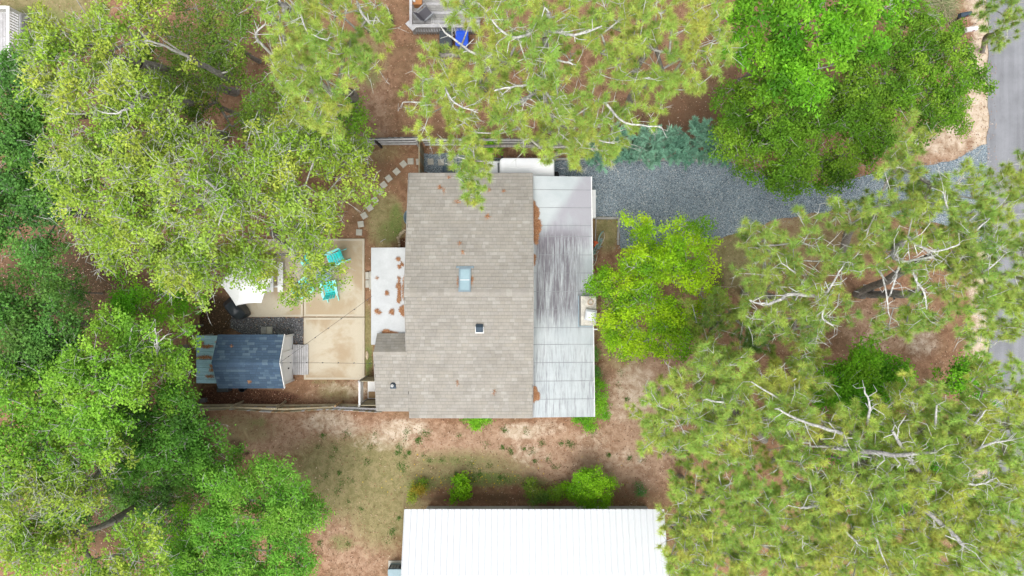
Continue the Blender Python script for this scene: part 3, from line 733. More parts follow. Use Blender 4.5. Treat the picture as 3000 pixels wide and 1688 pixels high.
# chimney
cx0, cx1, cy0, cy1 = P(1702, 868, 3.2).x, P(1747, 868, 3.2).x, P(0, 954, 3.2).y, P(0, 868, 3.2).y
cm = MB(); cxm, cym = (cx0+cx1)/2, (cy0+cy1)/2
cm.loft([rrect(cxm, cym, cx1-cx0-.06, cy1-cy0-.06, .01, 0, 1), rrect(cxm, cym, cx1-cx0-.06, cy1-cy0-.06, .01, 3.1, 1), rrect(cxm, cym, cx1-cx0, cy1-cy0, .01, 3.1, 1), rrect(cxm, cym, cx1-cx0, cy1-cy0, .01, 3.2, 1), rrect(cxm+.03, cym, cx1-cx0-.12, cy1-cy0-.05, .01, 3.215, 1)])
chim = cm.build('chimney', M['stucco'], house)
fp = P(1730, 886, 3.25); MB().lathe(fp.x, fp.y, [(.13, 3.2), (.13, 3.27), (.10, 3.27), (.10, 3.21)], 18).build('clay_flue', M['clay'], chim)
hp = P(1731, 924, 3.45); hd = MB(); rz = R(-8)
rot = lambda q: (hp.x+q[0]*math.cos(rz)-q[1]*math.sin(rz), hp.y+q[0]*math.sin(rz)+q[1]*math.cos(rz), q[2])
hd.loft([[rot((sx*.24, sy*.24, 3.36)) for sx, sy in ((-1, -1), (1, -1), (1, 1), (-1, 1))], [rot((sx*.24, sy*.24, 3.41)) for sx, sy in ((-1, -1), (1, -1), (1, 1), (-1, 1))], [rot((sx*.17-.02, sy*.17-.02, 3.50)) for sx, sy in ((-1, -1), (1, -1), (1, 1), (-1, 1))]])
for sx, sy in ((-1, -1), (1, -1), (1, 1), (-1, 1)):
    q = rot((sx*.19, sy*.19, 0)); hd.bar((q[0], q[1], 3.2), (q[0], q[1], 3.37), .02, .02)
hd.build('chimney_cap', M['white_metal'], chim)
pp = P(1742, 965, 2.4); MB().tube([(pp.x-.1, pp.y, 2.38), (pp.x+.16, pp.y, 2.36)], .03, 10).build('drain_pipe', M['trim'], house)
# flashing bracket next to the chimney
MB().bar((cx0-.05, cy1+.02, 2.62), (cx0-.05, cy0-.08, 2.62), .04, .08).bar((cx0-.05, cy0-.06, 2.60), (3.6, cy0-.06, 2.5), .04, .08).build('chimney_flashing', M['grey_metal'], house)

drift('pine_straw', [(1566, 625, 12, 42, 900), (1572, 665, 13, 40, 900), (1570, 700, 8, 18, 260), (1564, 760, 4, 20, 160), (1567, 1157, 13, 26, 700)], lambda x, y: rr_z(x, y)+.02, 'rusty pine straw heaped on white side roof against the shingle gable')
drift('pine_straw', [(1139, 980, 27, 13, 1200), (1180, 910, 9, 17, 420), (1148, 914, 6, 8, 110), (1168, 880, 4, 8, 70), (1170, 846, 3, 28, 150), (1165, 838, 4, 6, 50), (1167, 759, 6, 4, 60), (1178, 775, 4, 5, 35), (1170, 782, 4, 5, 40), (1134, 859, 5, 6, 55), (1104, 912, 5, 8, 60), (1113, 916, 3, 4, 20), (1105, 815, 2, 3, 12), (1169, 816, 3, 5, 30), (1184, 850, 3, 40, 260), (1170, 871, 3, 20, 90)],
      lambda x, y: 2.52+(x+6.3)*.06+.02, 'orange pine straw clumps scattered on the white porch roof')
drift('pine_straw', [(1289, 549, 8, 6, 26), (1300, 560, 5, 11, 14), (1341, 592, 15, 5, 28), (1428, 635, 9, 10, 34), (1347, 713, 8, 7, 18), (1341, 1122, 5, 10, 14), (1448, 1150, 4, 9, 14), (1315, 520, 5, 4, 14), (1434, 557, 5, 5, 14), (1475, 560, 5, 4, 12), (1343, 825, 2, 22, 40), (1382, 822, 3, 18, 30), (1355, 740, 4, 8, 16)],
      lambda x, y: roof_z(x, y)+.01, 'small wisps of fallen needles on the taupe shingle roof')

# ------------------------------------------------------------------ outdoor shower stall, steps and small things at the house
st_ = thing('shower_stall', P(1085, 1142), 'open wooden outdoor shower stall with white front and pan beside house', 'shower stall')
xa, xb = P(1072, 0, 0).x+.05, -5.76; ya, yb = P(0, 1104).y, P(0, 1171).y
for i in range(8):
    z = .12+i*.2
    MB().bar((xa, ya, z), (xb, ya, z), .03, .17).build('board', M['olive_wood'], st_)
    MB().bar((xa, yb, z), (xb, yb, z), .03, .17).build('board', M['olive_wood'], st_)
for (x_, y_) in ((xa, ya), (xa, yb), (xb-.05, ya+.06), (xb-.05, yb-.06)): MB().box(x_, y_+.0, .87, .09, .09, 1.74).build('post', M['grey_wood'], st_)
MB().bar((xa+.02, ya, 1.68), (xa+.02, yb, 1.68), .07, .09).build('top_rail', M['white_paint'], st_)
MB().bb(xa+.06, xb-.06, yb+.06, ya-.06, .05, .10).build('floor_pan', M['white_paint'], st_)
MB().bb(xa-.01, xa+.02, yb+.05, ya-.05, .9, 1.62).build('front_panel', M['white_paint'], st_)
MB().bb(xa+.1, xa+.5, yb+.1, yb+.4, .10, .16).build('wood_mat', M['warm_wood'], st_)

sp_ = thing('porch_steps', P(1078, 824), 'pale concrete block steps beside the white porch roof', 'steps')
for i, v_ in enumerate((808, 832)):
    c_ = P(1076, v_, .1); MB().loft(rbox(c_.x, c_.y, 0, .14+.0*i, .17, .36, .01, .012)).build('block', M['paver'], sp_)
c_ = P(1086, 822, .25); MB().loft(rbox(c_.x, c_.y, 0, .28, .14, .85, .01, .012)).build('block', M['paver'], sp_)
def rock(name, p, sx, sy, sz, rz, mat, label=None, cat=None, group=None, parent=None, seed=0):
    r = random.Random(seed); rings = []
    for zf, k in ((0, .86), (.45, 1.0), (.8, .78), (1.0, .42)):
        rings.append([(p[0]+math.cos(2*math.pi*i/9+rz)*sx/2*k*r.uniform(.85, 1.12), p[1]+math.sin(2*math.pi*i/9+rz)*sy/2*k*r.uniform(.85, 1.12), -.02+zf*sz) for i in range(9)])
    o = MB().loft(rings).build(name, mat, parent, smooth=True)
    if label: tag(o, label, cat, group)
    return o
rk = P(1075.5, 1041); rock('flat_stone', rk, .17, .44, .09, 0, M['rock'], 'long pale stone lying between patio and house', 'stone', seed=4)
for i, (a_, b_) in enumerate(((505, 860), (470, 905), (425, 935), (390, 980), (378, 1028), (335, 1062), (350, 1120), (355, 1175), (368, 1235), (358, 1272))):
    u, v = 1130+a_/9.06, 580+b_/9.06; s = (.14, .17, .19, .15, .12, .17, .13, .12, .11, .12)[i]
    rock('edging_rock', P(u, v), s*1.2, s*.9, s*.7, i*.7, M['rock'], '%s tan edging rock of the mulch bed counting from the tub' % ['first', 'second', 'third', 'fourth', 'fifth', 'sixth', 'seventh', 'eighth', 'ninth', 'last'][i], 'rock', 'rocks edging the bed by the porch', seed=i)
tb = P(1192, 640); t_ = MB()
e_ = lambda s, z: [(tb.x+.14+math.cos(2*math.pi*k/20)*.22*s, tb.y+math.sin(2*math.pi*k/20)*.34*s, z) for k in range(20)]
t_.loft([e_(.85, 0), e_(1.0, .42), e_(1.06, .45), e_(1.04, .47), e_(.92, .45), e_(.8, .08)])
tag(t_.build('wash_tub', M['tub'], None, True), 'blue grey oval tub tucked under the house eave', 'tub')
stick = P(1122, 705); tag(MB().tube([(stick.x-.12, stick.y-.08, .03), (stick.x, stick.y+.02, .035), (stick.x+.14, stick.y+.08, .03)], [.012, .015, .008], 6).build('fallen_stick', M['pale_wood']), 'short pale stick lying on the grass near the stepping stones', 'stick')

# stepping stones
ST = [(1203, 473, 0), (1182, 481, 40), (1162, 503, 42), (1139, 523, 37), (1124, 542, 38), (1113.5, 561, 35), (1098.5, 586, 33), (1083, 609, 33), (1067, 632, 30), (1057, 657, 8), (1052, 681, -3), (1228, 474, 4), (1261.6, 474, 2), (1292, 476, 3), (1320, 479, 5)]
sme = None
ORD = ['first', 'second', 'third', 'fourth', 'fifth', 'sixth', 'seventh', 'eighth', 'ninth', 'tenth', 'last']
for i, (u, v, a_) in enumerate(ST):
    if sme is None: sme = MB().loft(rbox(0, 0, -.02, .045, .29, .29, .008, .01)).mesh('stepping_stone', M['paver'])
    o = link_mesh('stepping_stone', sme); o.location = P(u, v, .02)+Vector((0, 0, -.015)); o.rotation_euler = (rnd.uniform(-.01, .01), rnd.uniform(-.01, .01), R(a_))
    if i < 11: tag(o, '%s square stepping stone from the wooden gate on the curved lawn path' % ORD[i], 'stepping stone', 'stepping stones of the curved lawn path')
    elif i == 11: tag(o, 'square stepping stone half under the wooden gate', 'stepping stone')
    else: tag(o, '%s square stepping stone from the gate in the dark gravel beside the house' % ORD[i-12], 'stepping stone', 'stepping stones in the gravel')
# two blocks as a shed step
for i, (u, m_, lb) in enumerate(((772.5, 'grey_wood', 'grey half of the paired step blocks before the shed'), (789, 'paver', 'tan half of the paired step blocks before the shed'))):
    c_ = P(u, 968, .1); tag(MB().loft(rbox(c_.x, c_.y, -.02, .12, .255, .34, .01, .012)).build('step_block', M[m_]), lb, 'step block')

# ------------------------------------------------------------------ shed
shed = thing('garden_shed', (-11.9, -3.35, 0), 'small white garden shed with slate blue shingle roof', 'shed')
SX0, SX1, SYN, SYS, SYR, SZE, SZR = -13.42, -10.41, -2.13, -4.57, -3.33, 1.86, 2.50
w_ = MB(); wx0, wx1, wyn, wys = -13.25, -10.58, -2.28, -4.40
w_.add([(wx0, wyn, 0), (wx1, wyn, 0), (wx1, wys, 0), (wx0, wys, 0), (wx0, wyn, 1.84), (wx1, wyn, 1.84), (wx1, wys, 1.84), (wx0, wys, 1.84), (wx0, SYR, 2.40), (wx1, SYR, 2.40)],
       [(1, 0, 4, 5), (3, 2, 6, 7), (2, 1, 5, 9, 6), (0, 3, 7, 8, 4)])
w_.build('wall', M['white_paint'], shed)
for i in range(9):                                   # lap siding boards on the visible gable end
    z = .1+i*.2; yy0, yy1 = wys+.01, wyn-.01
    if z > 1.84:
        f_ = (2.40-z)/(2.40-1.84); yy0, yy1 = SYR-(SYR-wys)*f_, SYR+(wyn-SYR)*f_
    MB().add([(wx1+.004, yy0, z), (wx1+.030, yy0, z), (wx1+.010, yy0, z+.195), (wx1+.004, yy0, z+.195), (wx1+.004, yy1, z), (wx1+.030, yy1, z), (wx1+.010, yy1, z+.195), (wx1+.004, yy1, z+.195)],
             [(0, 1, 2, 3), (7, 6, 5, 4), (1, 5, 6, 2), (0, 4, 5, 1), (3, 2, 6, 7)]).build('siding_board', M['white_paint'], shed)
dr = MB().bb(wx1+.032, wx1+.07, -3.9, -2.95, .12, 1.75).build('door', M['white_paint'], shed)
MB().bb(wx1+.072, wx1+.11, -3.8, -3.74, .9, 1.0).build('handle', M['black'], dr)
for y_ in (wyn+.03, wys-.03): MB().box(wx1+.02, y_, .92, .09, .09, 1.84).build('corner_trim', M['trim'], shed)
sro = MB()
slope_slab(sro, [(SX0, SYR, SZR), (SX1, SYR, SZR), (SX1, SYN, SZE), (SX0, SYN, SZE)][::-1]); slope_slab(sro, [(SX0, SYS, SZE), (SX1, SYS, SZE), (SX1, SYR, SZR), (SX0, SYR, SZR)][::-1])
shroof = sro.build('roof', M['deckboard'], shed)
BLUE = [(.060, .098, .150), (.066, .106, .160), (.058, .092, .140), (.075, .118, .172), (.064, .102, .152), (.082, .128, .180), (.060, .098, .148), (.105, .155, .205), (.062, .096, .145), (.068, .108, .165)]
spn = (SZR-SZE)/(SYN-SYR); sps = (SZR-SZE)/(SYR-SYS)
cn, cs2 = 1/math.sqrt(1+spn**2), 1/math.sqrt(1+sps**2)
lay_shingles([((SX1, SYN, SZE), (-1, 0, 0), (0, -cn, spn*cn), SX1-SX0, (SYN-SYR)/cn, None), ((SX0, SYS, SZE), (1, 0, 0), (0, cs2, sps*cs2), SX1-SX0, (SYR-SYS)/cs2, None)],
             BLUE, M['blue_shingle'], shroof, .13, 290, lambda c: -c[0].z, random.Random(8))
x = SX0
while x < SX1-.02:
    xe = min(x+.25, SX1); d = .12; h = .02
    MB().add([(x, SYR, SZR+h+.01), (xe+.02, SYR, SZR+h), (xe+.02, SYR+d, SZR+h-d*spn), (x, SYR+d, SZR+h+.006-d*spn), (x, SYR-d, SZR+h+.006-d*sps), (xe+.02, SYR-d, SZR+h-d*sps)], [(0, 3, 2, 1), (1, 5, 4, 0)], rnd.choice(BLUE)).build('ridge_cap', M['blue_shingle'], shroof, colors=True); x = xe
MB().bar((SX1+.02, SYR, SZR-.08), (SX1+.02, SYN, SZE-.08), .03, .12).bar((SX1+.02, SYR, SZR-.08), (SX1+.02, SYS, SZE-.08), .03, .12).build('rake_board', M['white_paint'], shroof)
# light blue metal lean-to
lo_ = MB().bb(-14.5, SX0+.2, -4.36, -2.2, 1.58, 1.60); lean = lo_.build('lean_to_roof', M['deckboard'], shed)
for i in range(6):
    y1_ = -2.18-i*.366; y0_ = y1_-.366; pts = []
    prof = [(0, 0), (.02, .03), (.05, .03), (.07, .0), (.2, .0), (.21, .012), (.23, .012), (.24, 0), (.366, 0)]
    vs = []; 
    for xq, zq in ((-14.52, 1.60), (SX0+.15, 1.68)):
        vs += [(xq, y1_-d_, zq+h_) for d_, h_ in prof]
    n_ = len(prof); MB().add(vs, [(k, k+1, n_+k+1, n_+k) for k in range(n_-1)]).build('metal_panel', M['light_blue_metal'], lean)
for x_, y_ in ((-14.45, -2.25), (-14.45, -4.3)): MB().box(x_, y_, .8, .09, .09, 1.6).build('post', M['grey_wood'], shed)
drift('pine_straw', [(603, 1015, 25, 2.5, 170), (600, 1047, 26, 2.8, 200), (622, 1072, 10, 3, 45), (622, 1084, 9, 3, 45), (615, 1103, 18, 2, 60), (590, 1005, 8, 3, 40), (634, 1003, 4, 2, 12)], lambda x, y: 1.66, 'rusty needle lines lying in ribs of the light blue lean-to roof')
drift('pine_straw', [(730, 1118, 5, 4, 30), (679, 1014, 3, 3, 12)], lambda x, y: SZR-abs(y-SYR)*.52+.02, 'two tiny orange needle tufts on the slate blue shed roof')
# ramp
rp_ = thing('shed_ramp', P(881, 1054), 'pale weathered wooden ramp before the white shed gable', 'ramp')
x0_, x1_ = P(859, 0, .15).x, P(903, 0, .15).x; ya, yb = P(0, 1010, .15).y, P(0, 1098, .15).y; nb = 7; bw = (x1_-x0_)/nb
for i in range(nb):
    zc = .20-.08*(i/nb); MB().box(x0_+bw*(i+.5), (ya+yb)/2+rnd.uniform(-.01, .01), zc, bw-.012, ya-yb, .035).build('plank', M['pale_wood'], rp_)
for y_ in (ya-.2, yb+.2, (ya+yb)/2): MB().bb(x0_, x1_, y_-.03, y_+.03, .0, .09).build('bearer', M['grey_wood'], rp_)
# bins against the south side of the shed
for i, (u, w__, lb) in enumerate(((664, .55, 'dark lidded crate under the south eave of the shed'), (718, .30, 'round black bucket under the south eave of the shed'))):
    c_ = P(u, 1138)
    if i == 0:
        mb = MB().loft(rbox(c_.x, c_.y+.04, 0, .5, w__, .30, .05, .03))
    else: mb = MB().lathe(c_.x, c_.y+.03, [(.12, 0), (.15, .38), (.165, .38), (.165, .41), (.14, .41), (.11, .05)], 18)
    tag(mb.build('storage_crate' if i == 0 else 'bucket', M['black'] if i else M['charcoal_bin']), lb, 'crate' if i == 0 else 'bucket')
c_ = P(600, 1171); tag(MB().loft(rbox(c_.x, c_.y, 0, .28, .26, .2, .02, .02)).build('cinder_block', M['timber']), 'grey concrete block in the corner of the wooden fences', 'block')

# ------------------------------------------------------------------ fences
def fence(name, label, axis, fixed, a0, a1, face, hgt, rails, mats, post_at, lean_fn=None, pw=.14, rail_d=.06, seed=1, rail_mats=None):
    """axis 'x' runs along x at y = fixed; face = side (+1/-1) on which rails and posts sit"""
    r = random.Random(seed)
    pt = lambda a, off, z: (a, fixed+off, z) if axis == 'x' else (fixed+off, a, z)
    t = thing(name, pt((a0+a1)/2, 0, 0), label, 'fence')
    a = a0
    while a < a1-.03:
        w_ = min(pw-.008, a1-a); h = hgt*r.uniform(.97, 1.02); m_ = mats[int(r.random()*len(mats))]
        p0 = pt(a+w_/2, r.uniform(-.004, .004), 0); mb = MB()
        lean = lean_fn(a) if lean_fn else 0.0
        q = pt(a+w_/2, lean, h)
        mb.bar(p0, q, w_ if axis == 'x' else .02, .02 if axis == 'x' else w_, up=(0, 1, 0))
        mb.build('picket', M[m_], t); a += pw
    for z in rails:
        n = max(1, int(round((a1-a0)/2.4))); L = (a1-a0)/n
        for i in range(n):
            b0, b1 = a0+i*L+.005, a0+(i+1)*L-.005
            l0, l1 = (lean_fn(b0)*z/hgt, lean_fn(b1)*z/hgt) if lean_fn else (0, 0); m_ = r.choice(rail_mats or mats)
            MB().bar(pt(b0, face*(.02+rail_d/2)+l0, z+r.uniform(-.01, .01)), pt(b1, face*(.02+rail_d/2)+l1, z+r.uniform(-.01, .01)), rail_d, .09).build('rail', M[m_], t)
    for pa, pm in post_at:
        l0 = lean_fn(pa) if lean_fn else 0
        MB().bar(pt(pa, face*(.02+rail_d+.05), -.02), pt(pa+r.uniform(-.03, .03), face*(.02+rail_d+.05)+l0, hgt*.95), .09, .09, up=(1, 0.2, 0)).build('post', M[pm], t)
    return t
fence('picket_fence', 'grey weathered fence behind the curved stepping stone path', 'x', 6.93, -8.66, -4.33, -1, 1.5, (.35, .85, 1.36), ('timber', 'dark_grey_wood'), ((-6.3, 'dark_wood'), (-4.4, 'grey_wood')), lambda a: .04*math.sin(a), rail_d=.065, seed=1, rail_mats=('grey_wood', 'pale_wood'))
fence('picket_fence', 'grey weathered fence under the pine branches north of the parked car', 'x', 6.90, -4.17, 3.6, -1, 1.5, (.35, .85, 1.36), ('timber', 'dark_grey_wood'), ((-1.5, 'grey_wood'), (1.1, 'grey_wood'), (3.5, 'grey_wood')), None, rail_d=.065, seed=2, rail_mats=('grey_wood', 'pale_wood'))
fence('wooden_gate', 'brown board gate between the grey fence and the house corner', 'y', -4.27, 4.95, 6.80, -1, 1.5, (.4, 1.2), ('warm_wood', 'warm_wood', 'olive_wood'), ((5.1, 'grey_wood'), (6.7, 'grey_wood')), None, pw=.15, seed=3)
fence('picket_fence', 'tan board fence with leaning posts south of the shed', 'x', -5.63, -15.2, -6.05, 1, 1.45, (.45, 1.15), ('olive_wood', 'warm_wood', 'olive_wood', 'pale_wood'), ((-15.0, 'timber'), (-13.0, 'olive_wood'), (-10.95, 'olive_wood'), (-8.2, 'warm_wood')), lambda a: -.06+.06*math.sin(a*1.3), rail_d=.085, seed=4, rail_mats=('tan_wood', 'tan_wood', 'pale_wood'))
fence('picket_fence', 'orange brown board fence half hidden by trees west of the shed', 'y', -15.1, -5.5, -.9, 1, 1.4, (.3, .75, 1.2), ('warm_wood',), ((-3.9, 'grey_wood'), (-1.8, 'grey_wood')), None, rail_d=.07, seed=5)

# ------------------------------------------------------------------ string lights
def string_light(a, b, n, sag, label):
    a, b = Vector(a), Vector(b); pts = []
    for i in range(25):
        t = i/24; p = a.lerp(b, t); p.z -= sag*4*t*(1-t); pts.append(p)
    root = thing('string_lights', a, label, 'string lights')
    MB().tube(pts, .007, 5).build('wire', M['wire'], root)
    for k in range(n):
        t = (k+.6)/n; p = a.lerp(b, t); p.z -= sag*4*t*(1-t)
        s_ = MB().lathe(p.x, p.y, [(.018, p.z), (.02, p.z-.05)], 8).build('socket', M['black'], root)
        MB().lathe(p.x, p.y, [(.014, p.z-.05), (.03, p.z-.08), (.028, p.z-.11), (.01, p.z-.13)], 10).build('bulb', M['chrome'], root, True)
string_light((-10.38, -3.33, 2.45), tuple(P(1090, 868, 2.58)), 7, .12, 'string of bulbs from shed peak slanting to the porch roof')
string_light((-10.36, -3.35, 2.43), (-6.0, -3.33, 2.95), 6, .12, 'string of bulbs running straight from shed peak to the house wing')

# ------------------------------------------------------------------ patio furniture
tbc = P(776, 826, .75)
pt_ = thing('picnic_table', (tbc.x, tbc.y, .074), 'white picnic table with attached bench under the white umbrella', 'picnic table')
L_ = 1.5; ycen = P(0, 815, .75).y; xr = P(801, 0, .75).x
for i in range(4): MB().bb(xr-.245*(i+1)+.004, xr-.245*i-.002, ycen-L_/2+.1, ycen+L_/2, .74, .78).build('top_board', M['white_paint'], pt_)
bx0, bx1 = P(813.5, 0, .45).x, P(829, 0, .45).x; txc = xr-.49
for sgn in (1, -1):
    x0_, x1_ = (bx0, bx1) if sgn > 0 else (2*txc-bx1, 2*txc-bx0)
    MB().bb(min(x0_, x1_), max(x0_, x1_), ycen-L_/2+.1, ycen+L_/2, .43, .47).build('bench', M['white_paint'], pt_)
for y_ in (ycen-.40, ycen+.5):
    MB().bb(2*txc-bx1, bx1-.02, y_-.04, y_+.04, .35, .43).build('cross_beam', M['white_paint'], pt_)
    for sg in (1, -1): MB().bar((txc+sg*.62, y_, .07), (txc+sg*.2, y_, .74), .09, .04, up=(0, 1, 0)).build('leg', M['white_paint'], pt_)
uc = P(718, 827, 2.35)
um = thing('patio_umbrella', (uc.x, uc.y, .074), 'open white hexagonal patio umbrella beside the black grill cover', 'umbrella')
ang0 = 186; Rm = 75*(CAMH-2.2)/FPX; rim = []
can = MB(); cv = []; apex = (uc.x, uc.y, 2.66); NS = 6
for k in range(6):
    A = R(ang0+60*k)
    for j in range(NS):
        B = R(ang0+60*(k+1)); t = j/NS
        x_ = uc.x+Rm*(math.cos(A)*(1-t)+math.cos(B)*t); y_ = uc.y+Rm*(math.sin(A)*(1-t)+math.sin(B)*t)
        bow = 1-.045*4*t*(1-t)
        cv.append((uc.x+(x_-uc.x)*bow, uc.y+(y_-uc.y)*bow, 2.2+.045*4*t*(1-t)))
n_ = len(cv); rings = [cv, [(uc.x+(p[0]-uc.x)*.66, uc.y+(p[1]-uc.y)*.66, 2.2+(2.66-2.2)*.36+ (p[2]-2.2)*.2) for p in cv], [(uc.x+(p[0]-uc.x)*.33, uc.y+(p[1]-uc.y)*.33, 2.2+(2.66-2.2)*.70) for p in cv], [(uc.x+(p[0]-uc.x)*.04, uc.y+(p[1]-uc.y)*.04, 2.66) for p in cv]]
skirt = [(p[0], p[1], p[2]-.03) for p in cv]
can.loft([skirt]+rings+[[(p[0], p[1], p[2]+.001) for p in rings[-1]]], cap=False)
can.add(rings[-1], [tuple(range(n_))])
can.build('canopy', M['white_fabric'], um)
MB().lathe(uc.x, uc.y, [(.02, 2.6), (.03, 2.68), (.025, 2.74), (.005, 2.76)], 12).build('finial', M['trim'], um)
MB().tube([(uc.x, uc.y, .08), (uc.x, uc.y, 2.62)], .022, 12).build('pole', M['chrome'], um)
MB().lathe(uc.x, uc.y, [(.25, .074), (.25, .11), (.08, .14), (.03, .3)], 20).build('base', M['grey_paint'], um)
for k in range(6):
    A = R(ang0+60*k); MB().bar((uc.x, uc.y, 2.55), (uc.x+math.cos(A)*Rm*.97, uc.y+math.sin(A)*Rm*.97, 2.175), .015, .015).build('rib', M['chrome'], um)
# covered grill
gc = P(706, 903)
gr = MB(); rings = []; ga = R(-48); r_ = random.Random(2)
def gring(lx, ly, z, wav, ph, ox=0, oy=0):
    out = []
    for k in range(28):
        a_ = 2*math.pi*k/28; c_, s_ = math.cos(a_), math.sin(a_); e = .35
        x_ = math.copysign(abs(c_)**e, c_)*lx/2; y_ = math.copysign(abs(s_)**e, s_)*ly/2
        f_ = 1+wav*math.sin(5*a_+ph)+wav*.6*math.sin(9*a_+ph*2)
        x_, y_ = x_*f_+ox, y_*f_+oy
        out.append((gc.x+x_*math.cos(ga)-y_*math.sin(ga), gc.y+x_*math.sin(ga)+y_*math.cos(ga), z))
    return out
gr.loft([gring(1.08, .58, .10, .05, .3), gring(1.06, .57, .45, .035, .8), gring(1.10, .58, .78, .02, 1.4), gring(1.06, .56, .86, .015, 1.6), gring(.66, .52, 1.02, .02, 2.0), gring(.58, .30, 1.10, .01, 2.4)])
tag(gr.build('covered_grill', M['cover'], None, True), 'barbecue grill under a draped black vinyl cover at patio corner', 'grill')

def adirondack():
    t = thing('adirondack_chair', (0, 0, 0), 'x', 'chair', 'turquoise chairs around the fire pit')
    for i in range(5):
        f = i/4; y_ = .38-.11*i; z_ = .37-.13*f
        MB().box(0, y_, z_, .52, .092, .02).build('seat_slat', M['teal'], t)
    for i in range(5):
        k = i-2; x0_ = k*.098; x1_ = k*.118; top = .95-.028*abs(k)
        MB().bar((x0_, -.10, .25), (x1_, -.40+.0*k, top), .088, .018, up=(0, 1, .2)).build('back_slat', M['teal'], t)
    MB().bar((-.26, -.17, .40), (.26, -.17, .40), .05, .04).build('back_brace', M['teal'], t)
    for s_ in (-1, 1):
        mb = MB(); x_ = s_*.335
        mb.add([(x_-.075, .46, .545), (x_+.075, .46, .545), (x_+.07, .30, .545), (x_+.05, -.30, .535), (x_-.03, -.30, .535), (x_-.07, .30, .545)]+[(x_-.075, .46, .57), (x_+.075, .46, .57), (x_+.07, .30, .57), (x_+.05, -.30, .56), (x_-.03, -.30, .56), (x_-.07, .30, .57)],
               [(0, 1, 2, 3, 4, 5), (11, 10, 9, 8, 7, 6)]+[(i, 6+i, 6+(i+1) % 6, (i+1) % 6) for i in range(6)])
        mb.build('armrest', M['teal_light'], t)
        MB().box(s_*.30, .36, .272, .035, .10, .545).build('leg', M['teal_light'], t)
        MB().bar((s_*.265, .42, .33), (s_*.265, -.52, .06), .03, .11).build('leg', M['teal_light'], t)
    MB().box(0, .435, .33, .53, .02, .09).build('front_apron', M['teal_light'], t)
    return t
ch0 = adirondack()
CH = [(988, 756, 113, 'turquoise slatted lounge chair standing clear of leaves on the patio'), (967, 852, 11, 'turquoise lounge chair with its back toward the patio seam'),
      (890, 846, -54, 'turquoise lounge chair half under leaves beside the picnic table bench'), (905, 758, -140, 'turquoise lounge chair almost hidden under the oak branches')]
for i, (u, v, a_, lb) in enumerate(CH):
    c_ = ch0 if i == 0 else copy_tree(ch0)
    c_.location = P(u, v, .4); c_.location.z = .074; c_.rotation_euler = (0, 0, R(a_)); c_['label'] = lb
fpz = P(950, 806, .3); fr_ = thing('fire_pit', (fpz.x, fpz.y, .074), 'round grey metal fire pit under leaves between the turquoise chairs', 'fire pit')
MB().lathe(fpz.x, fpz.y, [(.12, .16), (.26, .22), (.33, .36), (.38, .37), (.38, .385), (.31, .385), (.24, .25), (.05, .2)], 24, False).build('bowl', M['grey_metal'], fr_, True)
for k in range(3):
    a_ = R(30+120*k); MB().bar((fpz.x+.3*math.cos(a_), fpz.y+.3*math.sin(a_), .075), (fpz.x+.24*math.cos(a_), fpz.y+.24*math.sin(a_), .3), .03, .03).build('leg', M['black'], fr_)
MB().lathe(fpz.x, fpz.y, [(.30, .37), (.30, .40), (.05, .47), (.01, .475)], 24).build('lid', M['ac_blue'], fr_, True)

